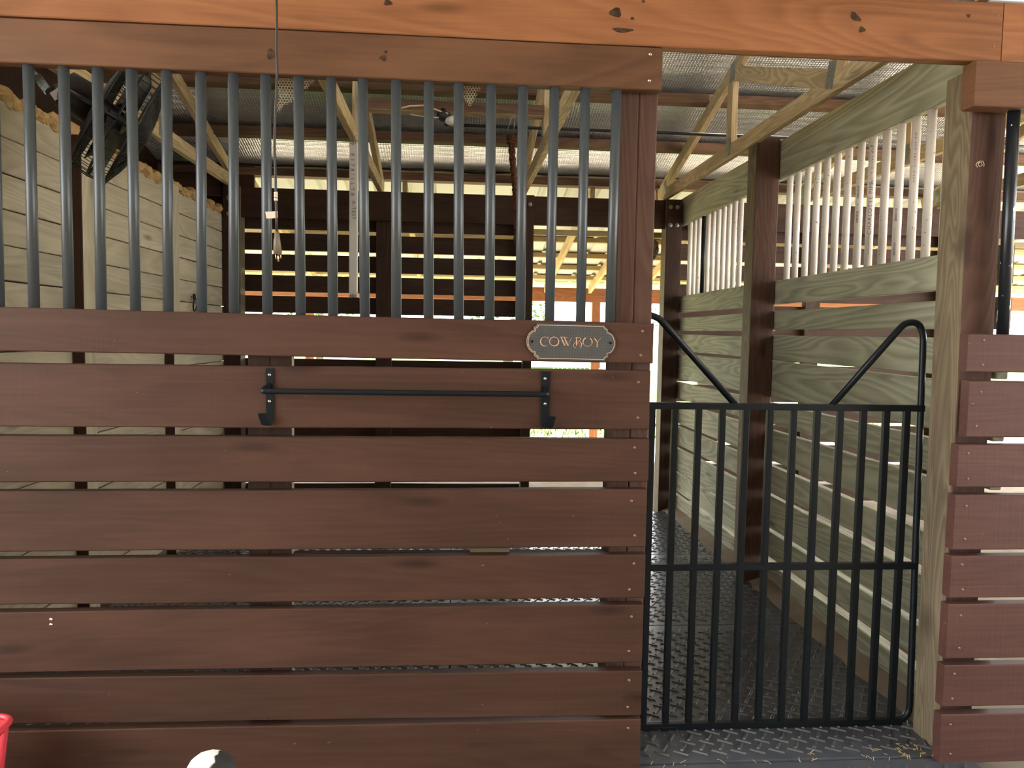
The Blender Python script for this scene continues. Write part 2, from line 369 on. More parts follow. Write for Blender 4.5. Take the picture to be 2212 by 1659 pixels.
# ================================================================== ROOF
RS = 0.277
def roofz(Y, z0): return z0 + RS * (3.83 - Y) if Y >= -1.3 else z0 + RS * (3.83 + 1.3) - RS * (-1.3 - Y)
def make_ceiling():
    bm = bmesh.new(); nx, ny = 84, 76; x0, x1, y0, y1 = -4.2, 6.4, -6.8, 3.82
    g = []
    for j in range(ny + 1):
        Y = y0 + (y1 - y0) * j / ny; row = []
        for i in range(nx + 1):
            X = x0 + (x1 - x0) * i / nx
            sag = -0.012 * abs(math.sin(math.pi * (Y - 2.70) / 0.6)) + 0.008 * noise.noise(V((X * 2.5, Y * 3.5, 1)))
            row.append(bm.verts.new((X, Y, roofz(Y, 2.675) + sag)))
        g.append(row)
    for j in range(ny):
        for i in range(nx): bm.faces.new((g[j][i], g[j][i + 1], g[j + 1][i + 1], g[j + 1][i]))
    o = link_bm('ceiling', bm, M['foil'], smooth=True); reg(o); tag(o, kind='structure')
    for k in range(-15, 3):
        Y = 2.70 + 0.59 * k
        if Y > 3.9 or Y < -6.6: continue
        s = RS if Y > -1.3 else -RS
        z = roofz(Y, 2.605)
        xboard('purlin', -4.2, 6.3, Y - 0.055, Y + 0.055, z - 0.005, z + 0.055, M['purlin'], o, n=6, jit=0.004)
    # dark outer metal sheet above the foil keeps the sky out
    bm = bmesh.new()
    for ya, yb in ((4.25, -1.3), (-1.3, -6.9)):
        a = [bm.verts.new((x, y, roofz(y, 2.76))) for x, y in ((-4.25, ya), (6.5, ya), (6.5, yb), (-4.25, yb))]; bm.faces.new(a)
    link_bm('roof_sheet', bm, M['roofmetal'], o)
    xboard('eave_board', -5.4, 6.3, 3.86, 3.90, 2.600, 2.68, M['lean'], o, n=4)
    # rolled lower edge of the foil, coloured dark for the eave shadow
    pts = [(-5.5 + 0.12 * i, 3.84 + 0.01 * noise.noise(V((i * .5, 0, 0))), 2.675 + 0.014 * noise.noise(V((i * .37, 5, 0)))) for i in range(98)]
    tube('foil_edge', pts, 0.014, M['darkplastic'], o, 6)
    return o
CEIL = make_ceiling()

def truss(X, label, full=True):
    t = thing('roof_truss', label, 'truss', (X, 3.7, 2.46), 'roof trusses over the stalls')
    T = 0.038; x0 = X - T / 2
    def mem(name, a, b, w):
        a, b = V((x0, *a)), V((x0, *b)); d = (b - a).normalized(); nrm = V((0, -d.z, d.y))
        if nrm.z < 0: nrm = -nrm
        h = nrm * (w / 2)
        return plank(name, a + h, b + h, b - h, a - h, (T, 0, 0), M['truss'], t, n=3)
    mem('bottom_chord', (3.86, 2.515), (-6.4, 2.515), 0.085)
    mem('top_chord', (3.88, 2.54), (-1.3, 2.555 + RS * 5.13), 0.085)
    mem('top_chord', (-6.6, 2.555 + RS * -0.17), (-1.3, 2.555 + RS * 5.13), 0.085)
    zt = lambda Y: 2.555 + RS * (3.83 - Y)
    mem('web', (2.27, 2.56), (2.27, zt(2.27) - 0.04), 0.085)
    mem('web', (1.02, 2.54), (2.20, zt(2.2) - 0.05), 0.085)
    mem('web', (1.0, 2.56), (0.1, zt(.1) - 0.04), 0.085)
    mem('web', (-1.3, 2.56), (-1.3, zt(-1.3) - 0.05), 0.085)
    for (y, z, a) in ((2.24, zt(2.24) - 0.02, 0), (1.0, 2.555, 0.3), (2.27, 2.54, 0), (3.66, 2.56, -0.2)):
        for s in (-1, 1):
            box('gusset_plate', (X + s * (T / 2 + 0.001), y, z), (0.0015, 0.07, 0.11), M['galv'], t, rot=Matrix.Rotation(a, 3, 'X'))
    return t
truss(-1.70, 'pale roof truss running above the tan plank wall')
truss(-0.58, 'roof truss above the hanging white lamp batten')
truss(0.53, 'roof truss above the rear doorway post, behind the right-hand grey bars')
truss(1.66, 'yellow pine roof truss above the partition, seen whole over the gate')
truss(2.78, 'roof truss seen between the white pipes of the partition')
truss(3.90, 'roof truss over the far side of the next stall')

# ================================================================== LEAN-TO BEHIND
LS = 0.192
def leanz(Y): return 2.645 - LS * (Y - 3.9)
def onlean(x, y, off):
    v = ray(x, y); t = (2.645 + off + LS * (3.9 - CAM.y) - CAM.z) / (v.z + LS * v.y); return CAM + v * t
def make_lean():
    t = thing('lean_to', 'open lean-to of yellow timber under ribbed white metal sheets, seen through the rear doorway', 'lean-to', (1.0, 5.5, 0))
    # ribbed sheet: profile across X, swept along the slope
    prof = []; x = -5.4
    while x < 7.6:
        prof += [(x, 0), (x + 0.150, 0), (x + 0.170, 0.02), (x + 0.195, 0.02), (x + 0.215, 0)]; x += 0.2286
    bm = bmesh.new(); rows = []
    for Y in (3.86, 5.6, 7.5):
        rows.append([bm.verts.new((px, Y, leanz(Y) + pz)) for px, pz in prof])
    for a, b in zip(rows, rows[1:]):
        for k in range(len(prof) - 1): bm.faces.new((a[k], a[k + 1], b[k + 1], b[k]))
    link_bm('roof_sheet', bm, M['roofmetal'], t)
    for y in (518, 552, 577.5, 599.5):
        Y = onlean(1215, y, -0.03).y
        xboard('purlin', -5.3, 7.5, Y - 0.045, Y + 0.045, leanz(Y) - 0.055, leanz(Y) - 0.006, M['lean'], t, n=5)
    for px, py in ((1222, 535), (1292, 600), (1418, 585)):
        X = onlean(px, py, -0.10).x
        plank('rafter', (X - .019, 3.9, leanz(3.9) - .056), (X - .019, 6.99, leanz(6.99) - .056), (X - .019, 6.99, leanz(6.99) - .15), (X - .019, 3.9, leanz(3.9) - .15), (.038, 0, 0), M['lean'], t)
    for X in (-2.8, -1.6, -0.4, 2.9, 4.1, 5.3):
        plank('rafter', (X - .019, 3.9, leanz(3.9) - .056), (X - .019, 6.99, leanz(6.99) - .056), (X - .019, 6.99, leanz(6.99) - .15), (X - .019, 3.9, leanz(3.9) - .15), (.038, 0, 0), M['lean'], t)
    zb, zt = onY(1200, 651, 7.0).z, onY(1200, 621, 7.0).z
    xboard('beam', -5.3, 7.5, 7.0, 7.08, zb, zt, M['beam'], t, n=5)
    xl, xr = onY(1279, 670, 7.02).x, onY(1297, 670, 7.02).x
    for dx in (0, -3.46, 3.46):
        post('post', xl + dx, xr + dx, 7.02, 7.15, -0.03, zt - 0.01, [M['beam'], M['lean']], t)
    xboard('ledger', -5.3, 7.5, 3.88, 3.92, 2.195, 2.24, M['lean'], t, n=4)
    return t
make_lean()
# wire fence panel beside the lean-to post
def wire_panel():
    t = thing('wire_fence', 'welded wire fence panel standing by the outer lean-to post', 'fence', (1.4, 6.95, 0))
    bm = bmesh.new()
    for i in range(8): add_tube(bm, [(1.22 + i * .055, 6.95, 0.0), (1.22 + i * .055, 6.95, 1.0)], 0.004, 5)
    link_bm('upright_wires', bm, M['wire'], t)
    bm = bmesh.new()
    for j in range(10): add_tube(bm, [(1.2, 6.955, 0.06 + j * .1), (1.62, 6.955, 0.06 + j * .1)], 0.004, 5)
    link_bm('cross_wires', bm, M['wire'], t)
    bm = bmesh.new(); add_tube(bm, [(1.2, 6.95, 0.95), (1.62, 6.95, 0.4)], 0.012, 6); link_bm('brace', bm, M['conduit'], t)
wire_panel()
def tree(X, Y, h, r, label, seed):
    rnd = random.Random(seed); t = thing('tree', label, 'tree', (X, Y, 0))
    tube('trunk', [(X, Y, -.05), (X + .05, Y, h * .3), (X + .15, Y, h * .62)], .12, M['bark'], t, 8, radii=[.14, .11, .06])
    bm = bmesh.new()
    for i in range(1800):
        d = V((rnd.gauss(0, 1), rnd.gauss(0, 1), rnd.gauss(0, 1))).normalized() * (r * rnd.uniform(.35, 1) ** .6)
        c = V((X, Y, h * .62)) + V((d.x, d.y, d.z * .9)); s = rnd.uniform(.05, .11)
        R = Matrix.Rotation(rnd.uniform(0, 6.3), 3, 'Z') @ Matrix.Rotation(rnd.uniform(0, 3.1), 3, 'X')
        bm.faces.new([bm.verts.new(c + R @ V(p) * s) for p in ((-.5, 0, 0), (0, -.3, 0), (.6, 0, 0.1), (0, .3, 0))])
    link_bm('foliage', bm, M['leaf'], t)
tree(1.15, 14.5, 2.7, 1.0, 'leafy green tree outside, seen left of centre in the rear doorway', 1)
tree(6.4, 17, 4.0, 1.7, 'leafy tree outside behind the next stall', 2)
tree(-3.2, 16, 3.6, 1.6, 'leafy green tree outside, behind the closed slats of the rear wall', 3)
def shed():
    t = thing('shed', 'pale metal sided shed far out in the pasture', 'shed', (4.4, 30, 0))
    bm = bmesh.new(); prof = []; x = 2.6
    while x < 6.2: prof += [(x, 0), (x + .2, 0), (x + .22, -.03), (x + .26, -.03), (x + .28, 0)]; x += .3
    a = [bm.verts.new((px, 30 + py, 0)) for px, py in prof]; b = [bm.verts.new((px, 30 + py, 1.25)) for px, py in prof]
    for k in range(len(prof) - 1): bm.faces.new((a[k], a[k + 1], b[k + 1], b[k]))
    link_bm('siding', bm, M['shed'], t)
    box('side_wall', (2.6, 31.5, .62), (.05, 3, 1.25), M['shed'], t); box('end_wall', (6.2, 31.5, .62), (.05, 3, 1.25), M['shed'], t)
    box('rear_wall', (4.4, 33, .62), (3.6, .05, 1.25), M['shed'], t)
    box('roof', (4.4, 31.5, 1.32), (3.9, 3.4, .08), M['roofmetal'], t)
shed()

# ================================================================== REAR WALL
WR = struct('wall_rear', (0, 3.75, 0))
DK = M['stain_dark']
def rear_module(dx):
    xl, xd, xr = -1.745 + dx, 0.545 + dx, 1.66 + dx
    if dx == 0: post('post', xl, -1.62, 3.66, 3.80, -0.03, 2.47, [DK, M['natural_post']], WR)
    post('post', xr, xr + 0.125, 3.66, 3.80, -0.03, 2.47, [DK, M['natural_post']], WR)
    post('post', xd, xd + 0.068, 3.67, 3.80, -0.03, 2.47, [DK, M['natural_post']], WR)
    mx = onY(812, 590, 3.74).x + dx
    post('post', mx, mx + 0.125, 3.735, 3.80, -0.03, 2.30, DK, WR)
    xboard('beam', xl + .125, xr, 3.695, 3.733, 2.245, 2.468, DK, WR, n=4)
    zs = [onY(700, y, 3.80).z for y in (498, 506, 543, 551.6, 587, 596.7, 632, 641, 677, 685)]
    xboard('slat', xl + .05, xd + .03, 3.80, 3.84, zs[0], 2.38, DK, WR, n=4)
    tops = zs[1::2]; bots = zs[2::2] + [zs[8] - 0.165]
    for a, b in zip(tops[:4], zs[2::2]): xboard('slat', xl + .05, xd + .03, 3.80, 3.84, b, a, DK, WR, n=4)
    z = zs[9]
    while z > 0.1:
        nb = max(z - 0.138, 0.0); xboard('slat', xl + .05, xd + .03, 3.80, 3.84, nb, z, DK, WR, n=4, jit=.002); z = nb - 0.027
    # bolts
    for bx, bz in ((xr + .03, 2.41), (xr + .085, 2.41), (xr + .03, 2.27), (xr + .085, 2.27), (xd + .034, 2.40), (xl + .04, 2.38), (xl + .09, 2.38), (xl + .04, 2.26), (xl + .09, 2.26)):
        if dx and bx < xl + .2: continue
        p = V((bx, 3.66 if bx != xd + .034 else 3.67, bz)); bm = bmesh.new()
        add_tube(bm, [p, p + V((0, -.004, 0)), p + V((0, -.0045, 0))], .016, 10, radii=[.017, .017, .009])
        add_tube(bm, [p + V((0, -.004, 0)), p + V((0, -.012, 0))], .008, 6)
        link_bm('bolt', bm, M['wire'], WR)
rear_module(0); rear_module(3.46)
xboard('closing_board', -2.27, -1.56, 3.842, 3.88, 2.26, 2.68, DK, WR, n=3)
xboard('closing_board', -2.27, -1.765, 3.70, 3.738, 2.40, 2.56, DK, WR, n=2)
# low slats each side of the rear doorway's right post (strip right of the doorway)
# ================================================================== LEFT WALL
WL = struct('wall_left', (-1.756, 1.9, 0))
z = 2.262; k = 0
while z > 0.02:
    nb = max(z - 0.1345, 0.0)
    yboard('plank', -0.1, 3.80, -1.756, -1.795, nb, z, M['tan'], WL, n=5, jit=.0015); z -= 0.1397; k += 1
    if z - 0.1397 < -0.1: break
post('post', -1.756, -1.70, 1.345, 1.459, -0.03, 2.262, [M['stain_dark'], M['tan']], WL)
post('post', -1.756, -1.70, 2.485, 2.60, -0.03, 2.262, [M['stain_dark'], M['tan']], WL)
post('post', -1.756, -1.66, 0.05, 0.19, -0.03, 2.47, [M['stain_post'], M['tan']], WL)
xboard('brace', -1.9, -1.42, 0.46, 0.50, 2.27, 2.40, M['purlin'], WL).rotation_euler.rotate_axis('Y', -0.55)
box('light_stop_sheet', (-1.81, 1.85, 1.12), (.012, 3.9, 2.24), M['stain_dark'], WL)  # dark sheet added to stop light leaking through the plank joints
WO = tag(box('wall_left_light_block', (-2.3, 1.95, 1.5), (.04, 3.8, 3.1), M['stain_dark']), kind='structure')  # added panel that blocks light from the open left side
# expanding foam on the wall head
bm = bmesh.new(); rnd = random.Random(4); y = 0.70
while y < 3.62:
    r = rnd.uniform(.022, .042)
    mw = Matrix.Translation((-1.776 + rnd.uniform(-.01, .016), y, 2.262 + r * .45 + rnd.uniform(-.008, .012))) @ Matrix.Diagonal((1.0, rnd.uniform(1.1, 1.9), rnd.uniform(.7, 1.05), 1))
    bmesh.ops.create_icosphere(bm, subdivisions=2, radius=r, matrix=mw); y += rnd.uniform(.016, .036)
for v in bm.verts: v.co += noise.noise_vector(v.co * 30) * .014 + noise.noise_vector(v.co * 75) * .008
fo = link_bm('foam_bead', bm, M['foam'], smooth=False)
tag(fo, 'lumpy tan spray foam bead along the top of the plank wall', 'foam', kind='stuff')
# tie ring
pr = onX(413, 641, -1.756)
tr = thing('tie_ring', 'small dark iron ring hanging from an eye bolt on the tan plank wall', 'ring', pr)
bm = bmesh.new(); add_tube(bm, [pr + V((.02, .018 * math.cos(a), .018 * math.sin(a))) for a in [i * .5236 for i in range(12)]], .005, 6, True)
add_tube(bm, [pr + V((-.005, 0, 0)), pr + V((.004, 0, 0))], .006, 6); link_bm('eye_bolt', bm, M['black'], tr)
c = pr + V((.025, 0, -.055)); bm = bmesh.new()
add_tube(bm, [c + V((.004 * math.sin(a), .034 * math.cos(a), .042 * math.sin(a))) for a in [i * .3491 for i in range(18)]], .0055, 6, True); link_bm('ring', bm, M['black'], tr)

# ================================================================== PARTITION ON THE RIGHT
WP = struct('wall_right', (1.80, 1.9, 0))
NP = [M['stain_post'], M['natural_post']]
post('post', 1.66, 1.775, 0.06, 0.205, -0.03, 2.275, NP, WP, n=4, label='front post, stained on the aisle side and bare toward the gate')
post('post', 1.66, 1.795, 1.865, 1.99, -0.03, 2.50, NP, WP, n=4)
PX0, PX1 = 1.80, 1.838
ys = ((0.07, 1.93), (1.94, 3.78))
rows = [(2.277, 2.49), (1.585, 1.716), (1.441, 1.543), (1.278, 1.408), (1.062, 1.255), (0.905, 1.030), (0.705, 0.872), (0.530, 0.672), (0.325, 0.497), (0.155, 0.297), (-0.035, 0.122)]
for bi, (ya, yb) in enumerate(ys):
    for ri, (za, zb) in enumerate(rows):
        j = [random.uniform(-.007, .007) for _ in range(4)] if 1 < ri < 10 else [0] * 4
        if ri == 4 and bi == 0: j = [-.01, .012, 0, 0]
        plank('rail' if ri < 2 else 'plank', (PX0, ya, zb + j[0]), (PX0, yb, zb + j[1]), (PX0, yb, za + j[2]), (PX0, ya, za + j[3]), (PX1 - PX0, 0, 0), M['treated'], WP, n=4, jit=.002)
def pipe_y(px, py): return onX(px, py, 1.819).y
near = [1660 + x / 3.77 for x in (180, 247, 327, 405, 484, 570, 660, 762, 858, 972, 1088, 1212, 1338)]
neary = [180 + y / 3.77 for y in (745, 712, 675, 640, 602, 556, 515, 468, 420, 368, 315, 258, 195)]
PIPES = []
for px, py in zip(near, neary):
    y = pipe_y(px, py); PIPES.append(tube('pipe', [(1.819, y, 1.70), (1.819, y, 2.30)], 0.0168, M['pvc'], WP, 14))
y = PIPES[-1].location.y - 0.108
PIPES.append(tube('pipe', [(1.819, y, 1.70), (1.819, y, 2.30)], 0.0168, M['pvc'], WP, 14))
far = [1400 + x / 4.609 for x in (425, 470, 513, 560, 604, 655, 707, 760, 813, 870, 930)]
fary = [400 + y / 4.609 for y in (375, 353, 335, 313, 290, 268, 243, 217, 190, 165, 135)]
for i, (px, py) in enumerate(zip(far, fary)):
    y = pipe_y(px, py)
    o = tube('pipe', [(1.819, y, 1.70), (1.819, y, 2.30)], 0.0168, M['black'] if i == 3 else M['pvc'], WP, 14)
    if i == 3: o['label'] = 'black pipe among the white ones'
# printing that runs up the pipes
def letters(name, txt, loc, size, mat, parent, rot, squash=1.0):
    cu = bpy.data.curves.new(name, 'FONT'); cu.body = txt; cu.size = size; cu.align_x = 'LEFT'; cu.align_y = 'CENTER'; cu.extrude = 0.0003; cu.space_character = 1.15
    tmp = bpy.data.objects.new('tmp', cu); COL.objects.link(tmp); dg = bpy.context.evaluated_depsgraph_get()
    me = bpy.data.meshes.new_from_object(tmp.evaluated_get(dg)); bpy.data.objects.remove(tmp)
    for v in me.vertices: v.co.y *= squash
    me.materials.clear()
    o = link(name, me, mat, parent, Matrix.Translation(V(loc)) @ rot.to_4x4()); o['kind'] = 'stuff'; return o
def pipe_rot(o):                     # a tangent plane on the pipe's camera-side, text running up
    d = (CAM - o.location); d.z = 0; d.normalize(); upv = V((0, 0, 1)); n = d; xa = upv; ya = n.cross(xa)
    return Matrix(((xa.x, ya.x, n.x), (xa.y, ya.y, n.y), (xa.z, ya.z, n.z))), n
def print_on(idx, txt, z0, size, mat, off=0.0):
    o = PIPES[idx]; R, n = pipe_rot(o); ya = R.col[1]
    a = off / 0.0168; nn = n * math.cos(a) + ya * math.sin(a); yy = ya * math.cos(a) - n * math.sin(a); xa = V((0, 0, 1))
    R2 = Matrix(((xa.x, yy.x, nn.x), (xa.y, yy.y, nn.y), (xa.z, yy.z, nn.z)))
    p = V((o.location.x, o.location.y, z0)) + nn * 0.0170
    letters('printed_text', txt, p, size, mat, o, R2, 0.8)
def barcode(idx, z0, off=0.006):
    o = PIPES[idx]; R, n = pipe_rot(o); ya = R.col[1]; a = off / 0.0168; nn = n * math.cos(a) + ya * math.sin(a); yy = ya * math.cos(a) - n * math.sin(a)
    bm = bmesh.new(); rnd = random.Random(idx); z = z0
    while z < z0 + 0.05:
        w = rnd.choice((.0012, .002, .003)); c = V((o.location.x, o.location.y, z)) + nn * .0170
        q = [bm.verts.new(c + yy * s * .0045 + V((0, 0, t * w))) for s, t in ((-1, 0), (1, 0), (1, 1), (-1, 1))]; bm.faces.new(q); z += w + rnd.choice((.0012, .002))
    link_bm('barcode', bm, M['ink_black'], o)
print_on(8, 'CHARLOTTE PIPE.', 1.855, 0.026, M['ink_red'])
print_on(8, 'ONE INCH PIPE', 1.77, 0.011, M['ink_red'])
print_on(8, 'A S T M   D 1 7 8 5   N S F', 2.08, 0.012, M['ink_red'])
print_on(11, 'A S T M   D 1 7 8 5   N S F   P W', 2.02, 0.012, M['ink_red'])
for i, zz in ((7, 1.92), (7, 2.03), (10, 1.745), (10, 1.885)): barcode(i, zz)

# ================================================================== FRONT WALL (camera side)
WF = struct('wall_front', (-0.5, 0, 0))
XL, XR = -1.80, 0.613
# main beam, in two lengths with a butt joint
def zline(x1, y1, x2, y2, X):
    a, b = onY(x1, y1, 0), onY(x2, y2, 0); return a.z + (b.z - a.z) * (X - a.x) / (b.x - a.x)
mb = xboard('beam', XL, 1.700, 0.0, 0.04, 2.2705, 2.452, M['beam'], WF, n=8, label='orange-brown main beam')
xboard('beam', 1.703, 3.2, 0.0, 0.04, 2.2695, 2.452, M['beam'], WF, n=3)
xboard('backing_beam', XL, 3.2, 0.045, 0.085, 2.285, 2.45, M['header'], WF, n=5)
hb = xboard('header_board', XL, 0.6215, 0.0, 0.042, 2.141, 2.2665, M['header'], WF, n=6, label='weathered header board the bars run into')
hx = onY(2107, 180, -0.02).x
xboard('header_board', hx, 3.2, -0.02, 0.045, onY(2150, 230, -0.02).z, 2.267, M['header'], WF, n=3, label='header block over the right-hand panel')
LINES = [('rail', (0, 663, 1410, 698.5), (0, 757.5, 1400, 785)), ('board', (0, 784, 1400, 800.5), (0, 921, 1400, 928)),
         ('board', (0, 941, 1399, 948.7), (0, 1042, 1398, 1040.7)), ('board', (0, 1061.7, 1397, 1057.4), (0, 1192, 1395, 1181.8)),
         ('board', (0, 1208.6, 1393, 1198.6), (0, 1307, 1392, 1292)), ('board', (0, 1323, 1390, 1307), (0, 1454, 1388, 1431)),
         ('board', (0, 1466, 1388, 1450), (0, 1565, 1385, 1546)), ('board', (0, 1580.5, 1385, 1554), None)]
FB = []
for i, (nm, tp, bt) in enumerate(LINES):
    xr = XR + (0.006 if i == 0 else random.uniform(-.002, .003))
    z = [zline(*tp, XL), zline(*tp, xr)] + ([zline(*bt, xr), zline(*bt, XL)] if bt else [-0.02, -0.02])
    o = plank(nm, (XL, 0, z[0]), (xr, 0, z[1]), (xr, 0, z[2]), (XL, 0, z[3]), (0, 0.04, 0), M['stain'], WF, n=8, jit=.0012)
    FB.append(o)
    for f in ((.2, .8) if bt else (.15,)):
        zz = z[1] + (z[2] - z[1]) * f; screw(o, (xr - 0.035 - random.uniform(0, .02), -0.0005, zz))
for px, py in ((110, 1338), (110, 1349)): screw(FB[5], onY(px, py, 0), r=.005, mat=M['brass'])
for px, py in ((1405, 117), (1403, 174)): screw(hb, onY(px, py, 0), r=.005, mat=M['screw'])
for px, py in ((2155, 34), (2146, 100)): screw(mb, onY(px, py, 0), r=.004)
# posts behind the boards
xa, xb = onY(1336, 400, 0.055).x, onY(1415, 400, 0.055).x
post('post', xa, (xa + xb) / 2 - .001, 0.052, 0.19, -0.03, 2.285, [M['stain_post'], M['stain_post']], WF, n=4, label='left ply of the brown gate post')
post('post', (xa + xb) / 2 + .001, xb, 0.052, 0.19, -0.03, 2.285, [M['stain_post'], M['natural_post']], WF, n=4, label='right ply of the brown gate post')
xa2, xb2 = onY(537, 930, 0.05).x, onY(631, 930, 0.05).x
post('post', xa2, (xa2 + xb2) / 2 - .001, 0.045, 0.085, -0.03, 1.41, [M['stain_dark'], M['conduit']], WF, n=3)
post('post', (xa2 + xb2) / 2 + .001, xb2, 0.045, 0.085, -0.03, 1.41, [M['stain_dark'], M['tan']], WF, n=3)
# low rail board behind the boards, and the block resting on it
zt = onY(900, 1189, 0.08).z
xboard('backing_rail', xb2 + .003, xa - .003, 0.05, 0.088, zt - .10, zt, M['stain_dark'], WF, n=3)
xboard('block', onY(1015, 1190, .06).x, onY(1100, 1190, .06).x, 0.045, 0.085, zt + .001, zt + .05, M['natural_post'], WF, n=2)
# grey steel bars
tops = [61.3, 137.2, 210.6, 283.5, 360, 434, 503.8, 573.7, 644.5, 715.4, 783.3, 855.4, 926.3, 990.9, 1061, 1129.9, 1198.2, 1264.8, 1332.9]
bots = [73.9, 148.9, 219, 293, 363.8, 436, 505.6, 577.7, 649.6, 719.2, 788.4, 856.2, 925.8, 990.9, 1057, 1123.5, 1186.8, 1254, 1317]
YB = 0.021
for a, b in zip(tops, bots):
    ya = 137.5 + a * 0.0375; yb_ = 663 + b * 0.0252
    A, B = onY(a, ya, YB), onY(b, yb_, YB)
    tube('bar', [(A.x, YB, 2.152), (B.x, YB, 1.425)], 0.0152, M['bar'], WF, 16)
for X in (-1.33, -1.43, -1.53, -1.63): tube('bar', [(X, YB, 2.152), (X, YB, 1.425)], 0.0152, M['bar'], WF, 16)

# front of the next stall, right of the gate
WN = struct('wall_front_right', (2.2, 0, 0))
zN = lambda y: onY(2150, y, 0).z
rl = xboard('rail', onY(2090, 760, -.012).x, 3.2, -0.012, 0.03, zN(804), zN(722), M['stain_right'], WN, n=3)
for px, py in ((2125, 735), (2122, 788)): screw(rl, onY(px, py, -0.0125), r=.004)
for a, b in ((823, 945), (961, 1053), (1069, 1188), (1201, 1291), (1305, 1422), (1436, 1525), (1542, 1647)):
    yl = (a + b) / 2; xl = onY(2064 - (yl - 1100) * 0.0645 + (14 if yl < 950 else 0) - 1, yl, 0).x
    o = xboard('board', xl, 3.2, 0.0, 0.04, zN(b), zN(a), M['stain_right'], WN, n=4, jit=.002)
    for f in (.2, .8): screw(o, (xl + .03 + random.uniform(0, .015), -0.0005, zN(b) * f + zN(a) * (1 - f)), r=.004)
A, B = onY(2190, 240, YB), onY(2167, 700, YB)
tube('bar', [(A.x, YB, 2.20), (B.x, YB, 1.40)], 0.0185, M['chipped'], WN, 16)
for X in (1.92, 2.05): tube('bar', [(X, YB, 2.20), (X, YB, 1.40)], 0.0185, M['chipped'], WN, 16)

# dark knots in the beam and the header, and a chalk squiggle on the post
def knot(px, py, rx, rz, par, tilt_=0.0):
    p = onY(px, py, -.0004); bm = bmesh.new(); c, s_ = math.cos(tilt_), math.sin(tilt_); k = 1.416e-3
    rim = []
    for i in range(12):
        a = i / 12 * 6.2832; q = 1 + .18 * math.sin(a * 3 + px); u, w = rx * k * math.cos(a) * q, rz * k * math.sin(a) * q
        rim.append(bm.verts.new(p + V((u * c - w * s_, 0, u * s_ + w * c))))
    bm.faces.new(rim); mid = bmesh.ops.poke(bm, faces=bm.faces[:])
    mid['verts'][0].co.y -= .0008
    link_bm('knot', bm, M['knot'], par)
M['knot'] = plain('dark_knot_wood', (0.075, 0.040, 0.020), 0.7, 0, 0.2, 0.9, 60, (0.022, 0.013, 0.008))
for q in ((1330, 27, 13, 10, mb, 0), (1345, 65, 22, 5, mb, 0), (1848, 37, 15, 8, mb, -.6), (1862, 64, 9, 7, mb, 0), (838, 6, 9, 6, mb, 0), (1366, 40, 4, 3, mb, 0), (1390, 3, 4, 3, mb, 0), (2092, 34, 5, 4, mb, 0), (586, 117, 10, 11, hb, 0), (828, 125, 7, 6, hb, 0), (833, 112, 4, 3, hb, 0)): knot(*q)
cpts = [onY(x, y, .0585) for x, y in ((2112, 362), (2108, 356), (2112, 350), (2120, 351), (2122, 357), (2116, 360), (2113, 355), (2116, 348), (2123, 348), (2126, 355), (2125, 360))]
tube('chalk_mark', cpts, .0012, M['tag'], WP, 5)

# conduit along the top of the main beam at the right
A, B = onY(2085, -4, 0.06), onY(2230, 9, 0.06)
cz = (A.z + B.z) / 2 + .004
cn = tube('conduit', [(-1.8, 0.06, cz), (3.2, 0.06, cz)], 0.011, M['conduit'], None, 10)
tag(cn, 'pale grey pipe lying along the top edge of the main beam', 'pipe')

# unseen row of stalls behind the camera, added to cut the front light
WB = struct('wall_opposite_unseen', (0, -5.2, 0))
z = 0.0
while z < 2.3:
    xboard('board', -5.4, 6.2, -5.24, -5.2, z, z + .184, M['stain'], WB, n=4); z += .192
for X in (-5.3, -3.6, -1.9, -.2, 1.5, 3.2, 4.9): post('post', X, X + .13, -5.37, -5.245, -.03, 2.46, M['stain_post'], WB)

# ================================================================== GATE
YG = 0.245
def gp(x, y): return onY(x, y, YG)
GT = thing('stall_gate', 'black steel stall gate with square bars and a dipped yoke top', 'gate', (1.1, YG, 0))
zT = (gp(1500, 877).z + gp(1900, 881).z) / 2; zM = (gp(1500, 1223).z + gp(1900, 1223).z) / 2; zB = (gp(1480, 1565).z + gp(1850, 1560).z) / 2
xL, xRt = gp(1378, 1000).x, gp(1992, 1000).x
bm = bmesh.new()
def gbar(name, x0, x1, z0, z1, d=0.0115):
    return box(name, ((x0 + x1) / 2, YG, (z0 + z1) / 2), (abs(x1 - x0) or d * 2, d * 2, abs(z1 - z0) or d * 2), M['black'], GT, bevel=.002)
gbar('top_rail', xL, xRt - .006, zT, zT); gbar('mid_rail', xL, xRt - .006, zM, zM); gbar('bottom_rail', xL, xRt - .03, zB, zB)
bx_top = [1402 + 7.5] + [1380 + x / 2.989 for x in (236, 389, 542, 694, 850, 1001, 1154, 1303, 1451, 1599, 1731)]
for k, px in enumerate(bx_top):
    X = gp(px - 1.5, 905).x
    gbar('bar', X - .0105, X + .0105, zB + .01, zT - .01, .0105)
